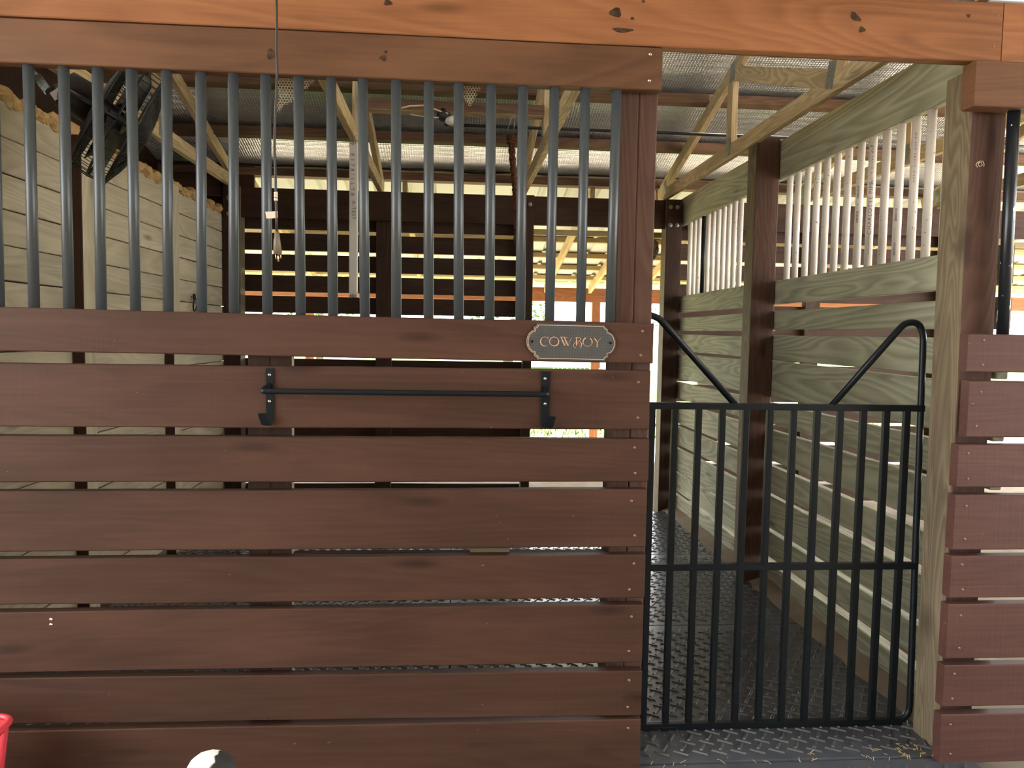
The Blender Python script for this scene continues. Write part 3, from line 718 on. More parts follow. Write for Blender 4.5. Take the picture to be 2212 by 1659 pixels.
# outer round tube: up one side, over the horn and down to the yoke
rr = 0.0118
cr = gp(1992, 700).x; top = gp(1970, 699).z
d1 = gp(1797, 872)
tube('frame_tube', fillet([(xRt - .16, YG, zB), (xRt + .002, YG, zB), (cr + .006, YG, top - .04), (cr - .012, YG, top + .004), (cr - .062, YG, top + .004), (d1.x, YG, zT + .008)], .06), rr, M['black'], GT, 12)
d2 = gp(1588, 866); cl = gp(1372, 700).x
tube('frame_tube', fillet([(xL + .16, YG, zB), (xL, YG, zB), (cl, YG, top - .03), (cl + .012, YG, top + .012), (cl + .075, YG, top + .010), (d2.x, YG, zT + .008)], .06), rr, M['black'], GT, 12)
for zz in (zT - .09, zB + .2):
    tube('hinge_pin', [(xL - .01, YG, zz - .03), (xL - .01, YG, zz + .03)], .012, M['black'], GT, 8)

# ================================================================== BLANKET BAR
BBt = thing('blanket_bar', 'black metal blanket bar with two hooked plates on the brown boards', 'rail', onY(880, 850, 0))
def bplate(x0, x1, y0, y1, side):
    a, b = onY(x0, y0, -.002), onY(x1, y1, -.002); xc = (a.x + b.x) / 2; w = b.x - a.x
    # flat strap that turns up into a hook at its foot
    prof = [(-.001, a.z), (-.004, a.z)]
    h = a.z - b.z
    path = [(-.003, a.z), (-.003, a.z - h * .84), (-.006, a.z - h * .95), (-.014, a.z - h), (-.024, a.z - h * .97), (-.031, a.z - h * .90), (-.040, a.z - h * .78)]
    bm = bmesh.new(); rows = []
    for k, (y, z) in enumerate(path):
        dx = -side * max(0, -y - .006) * 0.45
        rows.append([bm.verts.new((xc + dx + s * w / 2, y + o, z + (o * .8 if k > 3 else 0))) for s, o in ((-1, -.002), (1, -.002), (1, .002), (-1, .002))])
    for r0, r1 in zip(rows, rows[1:]):
        for k in range(4): bm.faces.new((r0[k], r0[(k + 1) % 4], r1[(k + 1) % 4], r1[k]))
    bm.faces.new(rows[0]); bm.faces.new(rows[-1])
    o = reg(link_bm('mounting_plate', bm, M['black'], BBt))
    return o, xc
pl, xc1 = bplate(575, 591, 795, 918, 1); pr_, xc2 = bplate(1169.5, 1186, 802, 924, -1)
for o, px, pys in ((pl, 582, (810, 867)), (pr_, 1177.5, (818, 872.5))):
    for py in pys: screw(o, onY(px, py, -.0055), r=.0046, mat=M['screw'])
zl, zr = onY(582, 832, 0).z, onY(1177, 838, 0).z
yr = -.055
zrod = onY(880, 848.5, yr).z
xa_, xb_ = onY(565, 846, yr).x, onY(1184, 850, yr).x
tube('rod', fillet([(xc1, 0, zrod + .013), (xc1 - .004, yr * .4, zrod + .009), (xa_ + .003, yr * .75, zrod + .004), (xa_ + .003, yr, zrod), (xb_ - .003, yr, zrod), (xb_ - .003, yr * .75, zrod + .004), (xc2 + .004, yr * .4, zrod + .009), (xc2, 0, zrod + .013)], .016), .0086, M['black'], BBt, 12)

# ================================================================== NAME PLATE
def cp(x, y, Y=-.0072): return onY(1100 + x / 8.508, 680 + y / 8.508, Y)
NPt = thing('name_plate', 'dark woven plaque reading COWBOY in copper letters, screwed to the top rail', 'sign', cp(1128, 510, 0))
def outline(g):
    """scrolled plaque outline in sign pixels, grown by g"""
    L, R_, T, B = 520, 1760, 172, 838; pts = []
    ox, oy = (L + R_) / 2, (T + B) / 2
    q = [(R_ - ox, B - oy)]                        # build one quadrant: from top middle clockwise
    hx, hy = (R_ - L) / 2, (B - T) / 2
    quad = [(0, -hy), (hx, -hy)]
    for i in range(1, 6):                          # small concave corner notch
        a = math.pi - i / 6 * math.pi / 2; quad.append((hx + 62 + 62 * math.cos(a), -hy + 62 * math.sin(a) * 1.0))
    quad += [(hx + 62, -hy + 68), (hx + 62, -hy + 128)]
    for i in range(1, 9):                          # round end
        a = i / 8 * math.pi / 2; rx = 150; ry = hy - 128; quad.append((hx + 62 + rx * math.sin(a) * .92, -(ry) * math.cos(a)))
    full = quad + [(x, -y) for x, y in reversed(quad[:-1])]
    full += [(-x, -y) for x, y in quad[1:]] + [(-x, y) for x, y in reversed(quad[1:-1])]
    out = []; 
    for x, y in full:
        d = math.hypot(x / 1.0, y * 1.0) or 1; out.append((ox + x * (1 + g / 820.0), oy + y * (1 + g / 333.0) ))
    return out
def tilt(p):                                       # the sign hangs a hair out of level, like the rail
    x, y = p; return (x, y + (x - 1128) * 0.0215)
pts = [tilt(p) for p in outline(0)]
bm = bmesh.new(); f = bm.faces.new([bm.verts.new(cp(x, y, -.0065)) for x, y in pts])
ex = bmesh.ops.extrude_face_region(bm, geom=[f]); bmesh.ops.translate(bm, verts=[v for v in ex['geom'] if isinstance(v, bmesh.types.BMVert)], vec=(0, .006, 0))
pp = reg(link_bm('plaque', bm, M['plate'], NPt))
def ribbon(name, strokes, mat, parent, Y=-.0072, th=.0007):
    bm = bmesh.new()
    for st, closed in strokes:
        P = [V((x, y, 0)) for x, y, w in st]; n = len(P); prev = None; L = []
        for i in range(n):
            t = (P[(i + 1) % n] - P[i - 1]) if closed else (P[min(i + 1, n - 1)] - P[max(i - 1, 0)])
            t.normalize(); nr = V((-t.y, t.x, 0)) * (st[i][2] / 2)
            a, b = P[i] + nr, P[i] - nr; L.append((bm.verts.new(cp(a.x, a.y, Y)), bm.verts.new(cp(b.x, b.y, Y))))
        rng = range(n) if closed else range(n - 1)
        for i in rng:
            a, b = L[i], L[(i + 1) % n]; bm.faces.new((a[0], a[1], b[1], b[0]))
    return link_bm(name, bm, mat, parent)
ribbon('border_line', [([(*tilt(p), 9) for p in outline(-28)], True)], M['gold'], NPt, -.0070)
ed = outline(-4); ln = [tilt(p) for p in ed if p[0] < 520 + 12]
ln = sorted([p for p in ln], key=lambda p: p[1])
ribbon('edge_highlight', [([(x, y, 7) for x, y in ln], False)], M['gold'], NPt, -.0071)
def arc(cx, cy, rx, ry, a0, a1, wf, n=22):
    return [(cx + rx * math.cos(math.radians(a0 + (a1 - a0) * i / n)), cy + ry * math.sin(math.radians(a0 + (a1 - a0) * i / n)), wf(math.radians(a0 + (a1 - a0) * i / n))) for i in range(n + 1)]
Lw = lambda a: 6 + 14 * max(0, -math.cos(a + .3)); Rw = lambda a: 7 + 13 * max(0, math.cos(a - .5)); 
ribbon('letter', [(arc(652, 490, 76, 84, -42, -305, Lw), False), ([(716, 400, 4), (714, 420, 9), (708, 446, 4)], False)], M['copper'], NPt)
ribbon('letter', [(arc(826, 490, 84, 82, 0, 345, lambda a: 9 + 11 * max(0, math.cos(a - .6)) + 5 * max(0, -math.cos(a - .6))), True)], M['copper'], NPt)
ribbon('letter', [([(950, 410, 10), (985, 488, 24), (1024, 566, 14)], False), ([(1010, 410, 10), (1045, 490, 24), (1084, 572, 14)], False), ([(934, 409, 6), (985, 410, 8), (1055, 411, 6)], False), ([(1024, 560, 5), (1040, 510, 5)], False), ([(1070, 412, 8), (1086, 418, 3)], False), ([(1084, 566, 5), (1110, 500, 5), (1145, 420, 6)], False)], M['copper'], NPt)
ribbon('letter', [([(1236, 408, 10), (1236, 490, 22), (1236, 570, 14)], False), ([(1205, 424, 3), (1240, 412, 6), (1290, 416, 8), (1318, 440, 12), (1300, 470, 8), (1262, 488, 5)], False), ([(1262, 488, 5), (1305, 496, 10), (1334, 535, 18), (1322, 580, 12), (1292, 608, 4)], False), (arc(1236, 560, 52, 52, -60, -260, lambda a: 7), False), ([(1256, 530, 6), (1284, 536, 8), (1286, 566, 4)], False)], M['copper'], NPt)
ribbon('letter', [(arc(1440, 500, 84, 80, 250, -25, lambda a: 6 + 15 * max(0, -math.cos(a - .9)) , 24), False), (arc(1440, 500, 84, 80, -62, 20, lambda a: 7 + 13 * max(0, math.cos(a)), 12), False)], M['copper'], NPt)
ribbon('letter', [([(1558, 420, 8), (1590, 462, 20), (1622, 510, 12)], False), ([(1620, 500, 10), (1618, 545, 18), (1614, 586, 10)], False), ([(1598, 586, 5), (1640, 588, 5)], False), ([(1622, 505, 5), (1650, 462, 5), (1690, 425, 6)], False)], M['copper'], NPt)
for x, y in ((414, 490), (1858, 518)):
    p = cp(x, y, -.0065); bm = bmesh.new(); add_tube(bm, [p, p + V((0, -.003, 0)), p + V((0, -.0035, 0)), p + V((0, -.001, 0))], .0042, 10, radii=[.0044, .0042, .0025, .0018]); link_bm('screw', bm, M['black'], NPt)

# ================================================================== RUBBER MATS
def mat_(x0, x1, y0, y1, z, label):
    c = V(((x0 + x1) / 2, (y0 + y1) / 2, z)); t = thing('rubber_mat', label, 'mat', (c.x, c.y, z - .02))
    box('mat_body', (c.x, c.y, z - .011), (x1 - x0, y1 - y0, .022), M['rubber'], t, bevel=.004)
    bm = bmesh.new()
    ax, bx, by = .066, .0234, -.064
    def rib(px, py, dx, dy):
        if not (x0 + .02 < px - abs(dx) and px + abs(dx) < x1 - .02 and y0 + .02 < py - abs(dy) and py + abs(dy) < y1 - .02): return
        d = V((dx, dy, 0)); n = V((-dy, dx, 0)).normalized() * .0060; p = V((px, py, z - .0005))
        lo = [p - d - n, p + d - n, p + d + n, p - d + n]; hi = [p - d * .88 - n * .45, p + d * .88 - n * .45, p + d * .88 + n * .45, p - d * .88 + n * .45]
        a = [bm.verts.new(v) for v in lo]; b = [bm.verts.new(v + V((0, 0, .0052))) for v in hi]
        bm.faces.new(b)
        for k in range(4): bm.faces.new((a[k], a[(k + 1) % 4], b[(k + 1) % 4], b[k]))
    nj = int((y1 - y0) / .064) + 2
    for j in range(nj):
        ybase = y1 + j * by; off = (j * bx) % ax
        for i in range(-1, int((x1 - x0) / ax) + 2):
            px = x0 + off + i * ax
            rib(px, ybase, .0125, .020); rib(px - .0195, ybase - .034, .023, -.0145)
    rb = link_bm('tread_ribs', bm, M['rubber'], t); rb['kind'] = 'stuff'
    return t
G = .006
YJ0, YJ1, YJ2 = onZ(1480, 1648, 0).y, onZ(1550, 1350, 0).y, onZ(1450, 1198, 0).y; YJ3 = YJ2 + 1.2
mat_(G / 2, 1.72, YJ0 + G, YJ1, 0, 'black ribbed rubber mat just inside the gate')
mat_(G / 2, 1.72, YJ1 + G, YJ2, 0, 'black ribbed rubber mat in the middle row before the right-hand partition')
mat_(G / 2, 1.72, YJ2 + G, YJ3, 0, 'black ribbed rubber mat at the rear doorway')
mat_(-1.70, -G / 2, YJ0 + G, YJ1, 0, 'black ribbed rubber mat behind the front boards, left of the long joint')
mat_(-1.70, -G / 2, YJ1 + G, YJ2, 0, 'black ribbed rubber mat in the middle row beside the tan plank wall')
mat_(-1.70, -G / 2, YJ2 + G, YJ3, 0, 'black ribbed rubber mat under the slatted rear wall')
mat_(.02, 1.75, -.95, YJ0, -.004, 'black ribbed rubber mat in the aisle before the gate')
mat_(-1.75, .014, -.95, YJ0, -.004, 'black ribbed rubber mat in the aisle along the front boards')
# dirt banked against the partition and in the gateway, straw scraps
bm = bmesh.new(); n = 46; A_ = []
for i in range(n + 1):
    y = .1 + (3.7 - .1) * i / n; w = .07 + .03 * noise.noise(V((i * .6, 2, 0))); h = .03 + .012 * noise.noise(V((i * .5, 9, 0)))
    A_.append([bm.verts.new((1.80, y, h)), bm.verts.new((1.80 - w * .55, y, h * .55 + .004)), bm.verts.new((1.80 - w - .045, y, -.004))])
for a, b in zip(A_, A_[1:]):
    for k in range(2): bm.faces.new((a[k], a[k + 1], b[k + 1], b[k]))
tag(link_bm('dirt_bank', bm, M['dirt'], smooth=True), 'strip of dirt banked along the foot of the partition planks', 'dirt', kind='stuff')
bm = bmesh.new(); rnd = random.Random(3)
for i in range(60):
    if i < 38: p = V((1.15 + .48 * rnd.random() ** .5, YJ0 + .03 + rnd.gauss(0, .025), .006))
    else: p = V((rnd.uniform(.65, 1.6), YJ0 + rnd.gauss(0, .012), .003))
    a = rnd.uniform(0, 3.14); l = rnd.uniform(.003, .011); d = V((math.cos(a) * l, math.sin(a) * l, rnd.uniform(-.002, .005)))
    add_tube(bm, [p - d, p + d], .0009, 4)
tag(link_bm('straw_scraps', bm, M['straw']), 'scraps of pale straw on the sill of the gateway', 'straw', kind='stuff')

# ================================================================== HANGING THINGS
# extension cord with plug, hanging in front of the beam
YC = -.05
CT = thing('power_cord', 'black power cord with a plug hanging in front of the grey bars', 'cord', onY(597, 300, YC))
path = [(596, -30), (597.5, 20), (598, 60), (597, 100), (599, 150), (597, 200), (594, 260), (593, 320), (595, 380), (596, 420), (597, 470), (598, 500)]
tube('cable', [onY(x, y, YC) for x, y in path], .0038, M['cable'], CT, 8)
for py in (418, 424, 431): tube('tape_wrap', [onY(595.5, py - 3, YC), onY(596.5, py + 3, YC)], .0056, M['tag'], CT, 8)
pc = [onY(x, y, YC) for x, y in ((598, 500), (598.5, 515), (598, 517), (600, 548))]
bm = bmesh.new(); add_tube(bm, pc, .01, 12, radii=[.0065, .0085, .0095, .013]); link_bm('plug', bm, M['plug'], CT)
for dx, l, r in ((-5, 13, .0014), (0.5, 18, .0026), (6, 12, .0014)):
    tube('prong', [onY(600 + dx, 547, YC), onY(601 + dx, 547 + l, YC)], r, M['brass'], CT, 6)
a, b, c, d = (onY(*q, YC - .003) for q in ((573, 457.5), (599, 456), (599, 471), (575.5, 472)))
bm = bmesh.new(); q = [bm.verts.new(p) for p in (a, b, c, d)] + [bm.verts.new(p + V((0, .0012, 0))) for p in (a, b, c, d)]
bm.faces.new(q[:4]); bm.faces.new(q[4:]); [bm.faces.new((q[k], q[(k + 1) % 4], q[4 + (k + 1) % 4], q[4 + k])) for k in range(4)]
link_bm('tag', bm, M['tag'], CT)
# white lamp batten hung from the truss
YL = onZ(764, 300, 2.47).y
def lp(x, y): return onY(x, y, YL)
LT = thing('lamp_batten', 'long white printed plastic lamp batten hanging upright from a wire', 'lamp', lp(764, 640))
a, b = lp(764, 318), lp(764, 632); w = lp(773, 400).x - lp(755.5, 400).x
box('body', ((a.x + b.x) / 2, YL, (a.z + b.z) / 2), (w, .05, a.z - b.z), M['whiteplastic'], LT, bevel=.006, rot=None)
for p, dz in ((a, .010), (b, -.012)):
    box('end_cap', (p.x, YL, p.z + dz), (w * 1.04, .052, .03), M['whiteplastic'], LT, bevel=.004)
    bm = bmesh.new()
    for dx in (-.012, 0, .012): add_box(bm, (p.x + dx, YL - .027, p.z + dz * 1.6), (.004, .003, .022 if dx == 0 else .010))
    link_bm('clip', bm, M['darkplastic'], LT)
tube('hanging_wire', [(a.x, YL, a.z + .02), (a.x + .006, YL, a.z + .05), (a.x + .015, YL, 2.49)], .003, M['wire'], LT, 6)
rx = Matrix(((0, 1, 0), (0, 0, -1), (-1, 0, 0)))
letters('printed_text', 'E 1 7 8 / 1 L T 8', (a.x - .004, YL - .0262, a.z - .04), .030, M['ink_black'], LT, Matrix(((0, 1, 0), (0, 0, -1), (-1, 0, 0))))
letters('printed_text', 'A-TEST', (a.x + .004, YL - .0262, a.z - .30), .030, M['ink_black'], LT, Matrix(((0, 1, 0), (0, 0, -1), (-1, 0, 0))))
# cross timber with the bulb holder
YX = 2.18
z1, z0 = onY(950, 218, YX).z, onY(950, 241, YX).z
cb = xboard('cross_timber', -0.56, 0.51, YX, YX + .09, z0, z1, M['purlin'], None, n=4, fi=lambda nn: 1 if nn.z < -.6 else 0) if False else None
cb = plank('cross_timber', (-.56, YX, z1), (.51, YX, z1), (.51, YX, z0), (-.56, YX, z0), (0, .09, 0), [M['purlin'], M['truss']], None, n=4, fi=lambda nn: 1 if nn.z < -.6 else 0)  # underside in paler pine, painted as if lit from below
tag(cb, 'timber spanning between two trusses, carrying the bulb holder', 'timber')
pb = onY(962, 248, YX + .03)
BT = thing('bulb_lamp', 'dusty white bulb in a black holder under the cross timber', 'lamp', pb)
tube('holder', [V((pb.x - .02, YX + .03, z0)), V((pb.x - .005, YX + .02, z0 - .02)), V((pb.x + .02, YX + .01, z0 - .035))], .03, M['darkplastic'], BT, 12, radii=[.04, .036, .026])
bm = bmesh.new(); bmesh.ops.create_uvsphere(bm, u_segments=16, v_segments=10, radius=.034, matrix=Matrix.Translation((pb.x + .045, YX, z0 - .05)) @ Matrix.Diagonal((1.35, 1, .85, 1)))
link_bm('bulb', bm, M['bulb'], BT, smooth=True)
tube('pull_chain', [onY(x, y, YX - .01) for x, y in ((886, 246), (900, 250), (920, 253), (948, 254))], .003, M['conduit'], BT, 6)
tube('wire', [onY(x, y, YX - .006) for x, y in ((860, 236), (885, 229), (915, 228), (945, 238), (968, 246))], .005, M['tag'], BT, 6)
# dark pipe across the trusses
yy = 2.62; A, B = onY(960, 272, yy), onY(1600, 291, yy); zc = (A.z + B.z) / 2
tag(tube('water_pipe', [(A.x, yy, zc), (4.8, yy, zc)], .010, M['cable'], None, 8), 'thin dark pipe running sideways under the roof trusses', 'pipe')
# shaggy rope
YR = YX - .03
pts = [onY(x, y, YR) for x, y in ((1104, 292), (1106, 330), (1109, 370), (1112, 410), (1115, 450), (1115, 490), (1114, 528))]
RTg = thing('rope', 'thick shaggy dark brown rope hanging by a wire behind the grey bars', 'rope', pts[-1])
sub = []
for a, b in zip(pts, pts[1:]):
    for i in range(14): sub.append(a.lerp(b, i / 14))
rnd = random.Random(9)
bm = bmesh.new(); add_tube(bm, sub, .018, 9, radii=[(.021 - .010 * i / len(sub)) * rnd.uniform(.8, 1.2) + (.008 if i < 8 else 0) for i in range(len(sub))])
for v in bm.verts: v.co += noise.noise_vector(v.co * 120) * .004
link_bm('strand', bm, M['rope'], RTg)
tube('wire', [onY(1113, 236, YR), onY(1112, 262, YR), onY(1109, 292, YR)], .002, M['wire'], RTg, 5)
tube('wire', [onY(1112, 250, YR), onY(1104, 256, YR), onY(1096, 283, YR)], .003, M['wire'], RTg, 5)
# straw nest on the rear post
pn = onY(1418, 535, 3.72)
bm = bmesh.new(); bmesh.ops.create_icosphere(bm, subdivisions=4, radius=.07, matrix=Matrix.Translation(V((1.60, 3.86, pn.z))) @ Matrix.Diagonal((.75, .8, 1.25, 1)))
for v in bm.verts: v.co += noise.noise_vector(v.co * 30) * .012 + noise.noise_vector(v.co * 110) * .008
tag(link_bm('nest', bm, M['nest']), 'grey straw bird nest stuck to the post of the rear doorway', 'nest')
# torn perforated liner flaps under the header
def net(corners, Y, label, hs=.0052):
    """hexagonal net clipped to a polygon given in photo pixels on plane Y"""
    poly = [onY(*q, Y) for q in corners]; P2 = [(p.x, p.z) for p in poly]
    def inside(x, z):
        r = False; j = len(P2) - 1
        for i in range(len(P2)):
            if (P2[i][1] > z) != (P2[j][1] > z) and x < (P2[j][0] - P2[i][0]) * (z - P2[i][1]) / (P2[j][1] - P2[i][1]) + P2[i][0]: r = not r
            j = i
        return r
    x0, x1 = min(p[0] for p in P2), max(p[0] for p in P2); z0, z1 = min(p[1] for p in P2), max(p[1] for p in P2)
    bm = bmesh.new(); dx = hs * math.sqrt(3); dz = hs * 1.5; j = 0; z = z0
    while z < z1:
        x = x0 + (dx / 2 if j % 2 else 0)
        while x < x1:
            if inside(x, z):
                o = []; i_ = []
                for k in range(6):
                    a = math.radians(60 * k + 30); yy = Y + .02 * noise.noise(V((x * 8, z * 8, 0)))
                    o.append(bm.verts.new((x + hs * 1.01 * math.cos(a), yy, z + hs * 1.01 * math.sin(a)))); i_.append(bm.verts.new((x + hs * .62 * math.cos(a), yy + .002, z + hs * .62 * math.sin(a))))
                for k in range(6): bm.faces.new((o[k], o[(k + 1) % 6], i_[(k + 1) % 6], i_[k]))
            x += dx
        z += dz; j += 1
    tag(link_bm('liner_flap', bm, M['net']), label, 'liner')
net([(598, 150), (692, 152), (690, 166), (672, 186), (640, 208), (615, 228), (600, 245)], .10, 'torn tan perforated liner flap beside the power cord')
net([(1000, 160), (1056, 164), (1052, 180), (1030, 200), (1020, 225), (1012, 232), (1004, 205)], .10, 'small torn tan perforated liner flap over the middle bars')
net([(1532, 203), (1566, 205), (1560, 222), (1556, 238), (1534, 232)], 2.6, 'scrap of perforated liner hanging from a purlin beside the gate truss')

# ================================================================== FAN
def make_fan():
    c = onY(256, 262, .62); n = V((.80, .40, -.46)).normalized()
    t = thing('fan', 'black caged barn fan tilted down in the upper left corner', 'fan', c)
    u = V((.45, -.0, .80)); u = (u - n * u.dot(n)).normalized(); w = n.cross(u)
    def pt(r, a, h): return c + u * (r * math.cos(a)) + w * (r * math.sin(a)) + n * h
    R = .225
    for nm, h, bulge in (('front_guard', .06, .05), ('rear_guard', -.06, -.03)):
        bm = bmesh.new()
        for k in range(24):
            r = R * (k + 2) / 25.0; hh = h + bulge * (1 - (r / R) ** 2)
            add_tube(bm, [pt(r, i / 36 * 6.2832, hh) for i in range(36)], .0016, 5, True)
        for k in range(28):
            a = k / 28 * 6.2832; add_tube(bm, [pt(R * f, a, h + bulge * (1 - f * f)) for f in (.12, .4, .7, .9, 1.0)], .0018, 5)
        link_bm(nm, bm, M['fan'], t)
    bm = bmesh.new()
    for hh in (-.06, 0, .06): add_tube(bm, [pt(R + .004, i / 40 * 6.2832, hh) for i in range(40)], .005, 6, True)
    for k in range(40):
        a = k / 40 * 6.2832; add_tube(bm, [pt(R, a, -.06), pt(R + .006, a, 0), pt(R, a, .06)], .0016, 5)
    link_bm('cage_rim', bm, M['fan'], t)
    for k in range(3):                              # three broad twisted blades
        bm = bmesh.new(); g = []
        for i in range(6):
            f = i / 5; r = .045 + .155 * f; row = []
            for j in range(7):
                s = j / 6 - .5; a = k * 2.0944 + s * (1.5 - .25 * f); row.append(bm.verts.new(pt(r, a, s * .075)))
            g.append(row)
        for i in range(5):
            for j in range(6): bm.faces.new((g[i][j], g[i][j + 1], g[i + 1][j + 1], g[i + 1][j]))
        o = link_bm('blade', bm, M['fan'], t, smooth=True); s_ = o.modifiers.new('s', 'SOLIDIFY'); s_.thickness = .003
    tube('motor', [pt(0, 0, -.20), pt(0, 0, -.19), pt(0, 0, -.09), pt(0, 0, -.07), pt(0, 0, .02)], .07, M['fan'], t, 18, radii=[.05, .068, .070, .05, .035])
    box('sticker', c - n * .14 + V((-.03, -.066, .0)), (.07, .004, .03), M['fanlabel'], t, rot=Matrix.Rotation(-.6, 3, 'Y'))
    a, b = onY(80, 165, .62), onY(106, 200, .62)
    tube('bracket_arm', [c - n * .19, (c - n * .19).lerp(b, .5) + V((0, 0, .01)), b], .014, M['fan'], t, 8)
    d = (b - a); ang = math.atan2(d.z, d.x)
    box('bracket_strap', (a + b) / 2, (d.length, .006, .03), M['galv'], t, rot=Matrix.Rotation(-ang, 3, 'Y'))
    tube('yoke', fillet([pt(R + .01, 1.57, 0), pt(R + .012, 1.57, -.12), pt(.02, 1.57, -.21), pt(.02, -1.57, -.21), pt(R + .012, -1.57, -.12), pt(R + .01, -1.57, 0)], .06), .007, M['fan'], t, 8)
    b2 = V((b.x - .25, .62, 2.47)); tube('bracket_bar', [a, a.lerp(b2, .6), b2], .012, M['galv'], t, 6)
make_fan()

# ================================================================== RED BASKET
def basket():
    xr = onY(-14, 1560, -.19).x; zt = onY(15, 1556, -.10).z
    w, d, h = .42, .24, zt - (-.001); cx, cy, z0 = xr - w / 2, -.19, -.001
    t = thing('basket', 'red plastic slotted basket standing against the boards at the left edge', 'basket', (cx, cy, z0))
    tp = lambda f: 1 - .14 * (1 - f)
    def ring(f, inset=0, n=40):
        out = []; a, b = (w / 2 - inset) * tp(f), (d / 2 - inset) * tp(f); e = .35
        for i in range(n):
            th = i / n * 6.2832; cs, sn = math.cos(th), math.sin(th)
            out.append(V((cx + a * math.copysign(abs(cs) ** e, cs), cy + b * math.copysign(abs(sn) ** e, sn), z0 + h * f)))
        return out
    bm = bmesh.new(); add_tube(bm, ring(1.0), .009, 8, True); link_bm('rim', bm, M['red'], t)
    for nm, f0, f1 in (('upper_band', .93, .985), ('middle_band', .55, .60), ('lower_band', .02, .20)):
        bm = bmesh.new(); R4 = [[bm.verts.new(p) for p in ring(*q)] for q in ((f0, 0), (f1, 0), (f1, .004), (f0, .004))]
        for q in range(4):
            A, B = R4[q], R4[(q + 1) % 4]
            for k in range(40): bm.faces.new((A[k], A[(k + 1) % 40], B[(k + 1) % 40], B[k]))
        link_bm(nm, bm, M['red'], t)
    bm = bmesh.new()
    r0, r1 = ring(.18, .002), ring(.96, .002)
    for k in range(40):
        p, q = r0[k], r1[k]; v = (r0[(k + 1) % 40] - r0[k - 1]).normalized() * .006; nn = v.cross(q - p).normalized() * .0025
        a = [bm.verts.new(x) for x in (p - v - nn, p + v - nn, p + v + nn, p - v + nn)]; b = [bm.verts.new(x) for x in (q - v - nn, q + v - nn, q + v + nn, q - v + nn)]
        for s in range(4): bm.faces.new((a[s], a[(s + 1) % 4], b[(s + 1) % 4], b[s]))
    link_bm('slat_ring', bm, M['red'], t)
    bm = bmesh.new(); bm.faces.new([bm.verts.new(p) for p in ring(.03)]); link_bm('base', bm, M['red'], t)
basket()

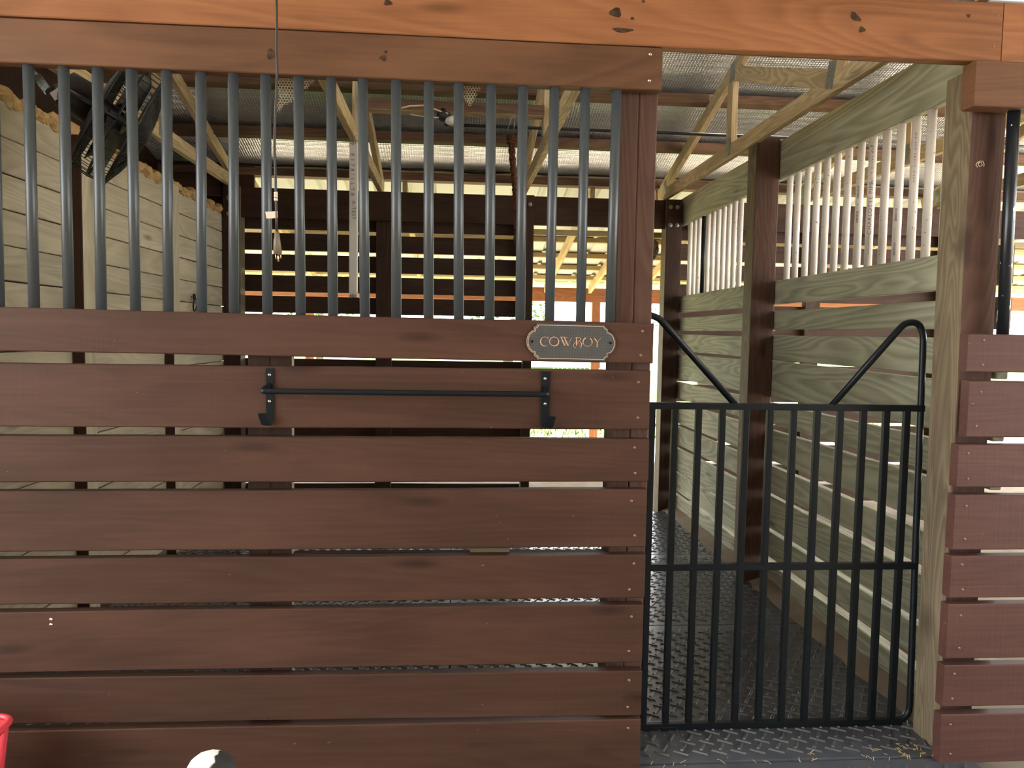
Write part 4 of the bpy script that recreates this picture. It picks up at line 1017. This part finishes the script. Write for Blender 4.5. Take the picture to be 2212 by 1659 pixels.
# ================================================================== DOG
def dog():
    top = onY(448, 1600, -.78)
    hx, hy, hz = top.x, top.y, top.z - .062      # head centre
    t = thing('dog', 'black and white dog at the bottom edge, before the brown slatted boards', 'dog', (hx, hy + .1, -.012))
    # sitting dog, back to the camera, facing the boards
    J = {}; vs = []; es = []; rs = []
    def j(n, p, r, par=None):
        J[n] = len(vs); vs.append(V(p)); rs.append(r)
        if par: es.append((J[par], J[n]))
    B = lambda x, y, z: (hx + x, hy + y, z)
    zf = 0.003
    j('pelvis', B(.03, -.20, zf + .11), .085)
    j('loin', B(.02, -.14, zf + .20), .080, 'pelvis'); j('chest', B(.01, -.05, zf + .29), .085, 'loin')
    j('shoulder', B(0, -.01, zf + .36), .066, 'chest'); j('neck', B(0, .0, hz - .07), .048, 'shoulder')
    j('skull', B(0, .01, hz - .004), .058, 'neck'); j('brow', B(.002, .045, hz - .022), .048, 'skull'); j('muzzle', B(.004, .085, hz - .072), .030, 'brow'); j('nose', B(.005, .108, hz - .108), .018, 'muzzle')
    for s, nm in ((-1, 'l'), (1, 'r')):
        j('elbow' + nm, B(s * .055, .0, zf + .20), .034, 'chest'); j('wrist' + nm, B(s * .05, .03, zf + .08), .020, 'elbow' + nm); j('paw' + nm, B(s * .05, .05, zf + .024), .022, 'wrist' + nm); j('toe' + nm, B(s * .05, .085, zf + .018), .018, 'paw' + nm)
        j('hip' + nm, B(.03 + s * .075, -.19, zf + .12), .058, 'pelvis'); j('knee' + nm, B(.03 + s * .11, -.09, zf + .13), .044, 'hip' + nm); j('hock' + nm, B(.03 + s * .10, -.18, zf + .035), .024, 'knee' + nm); j('foot' + nm, B(.03 + s * .10, -.10, zf + .020), .020, 'hock' + nm)
    j('tail1', B(.04, -.30, zf + .05), .022, 'pelvis'); j('tail2', B(.09, -.40, zf + .03), .015, 'tail1'); j('tail3', B(.16, -.45, zf + .03), .009, 'tail2')
    me = bpy.data.meshes.new('body'); me.from_pydata(vs, es, []); o = link('body', me, M['dog'], t)
    m = o.modifiers.new('skin', 'SKIN'); me.skin_vertices[0].data[0].use_root = True
    for i, r in enumerate(rs): me.skin_vertices[0].data[i].radius = (r, r)
    sb = o.modifiers.new('sub', 'SUBSURF'); sb.levels = 2; sb.render_levels = 2
    dg = bpy.context.evaluated_depsgraph_get(); dg.update(); m2 = bpy.data.meshes.new_from_object(o.evaluated_get(dg))
    o.modifiers.clear(); o.data = m2; m2.name = 'body'
    # markings: white blaze and collar, black cap, ears side and saddle
    at = m2.attributes.new('patch', 'FLOAT', 'POINT')
    for i, v in enumerate(m2.vertices):
        x, y, z = v.co.x - hx, v.co.y - hy, v.co.z
        if z > hz - .075:
            f = .5 + 20 * (x - .014 + .35 * (hz + .02 - z))
            if z > hz + .034 - .25 * max(0, -x): f = max(f, .5 + 25 * (z - hz - .034 + .25 * max(0, -x)) - (.5 if abs(x - .004) < .008 else 0))
        elif z > zf + .30: f = .2 if abs(x) < .05 or y > .0 else .7
        else: f = .8 if (y < -.02 and z > zf + .1) else .2
        at.data[i].value = max(0, min(1, f))
    for p in m2.polygons: p.use_smooth = True
    for s in (-1, 1):
        bm = bmesh.new(); g = []
        for a in range(5):
            f = a / 4; row = []
            for b in range(4):
                q = b / 3 - .5; row.append(bm.verts.new(V((hx + s * (.048 + .022 * math.sin(f * 2.2)), hy + .005 + q * .06 * (1 - .6 * f * f), hz - .022 - .085 * f))))
            g.append(row)
        for a in range(4):
            for b in range(3): bm.faces.new((g[a][b], g[a][b + 1], g[a + 1][b + 1], g[a + 1][b]))
        e = link_bm('ear', bm, M['dog'], t, smooth=True); q = e.modifiers.new('s', 'SOLIDIFY'); q.thickness = .008; e.modifiers.new('u', 'SUBSURF').levels = 1
        at = e.data.attributes.new('patch', 'FLOAT', 'POINT')
        for d in at.data: d.value = 1.0
    for s in (-1, 1):
        bm = bmesh.new(); bmesh.ops.create_uvsphere(bm, u_segments=10, v_segments=8, radius=.009, matrix=Matrix.Translation((hx + s * .026, hy + .074, hz - .030))); link_bm('eye', bm, M['darkplastic'], t, smooth=True)
    bm = bmesh.new(); bmesh.ops.create_uvsphere(bm, u_segments=10, v_segments=8, radius=.012, matrix=Matrix.Translation((hx + .005, hy + .122, hz - .112))); link_bm('nose', bm, M['darkplastic'], t, smooth=True)
dog()
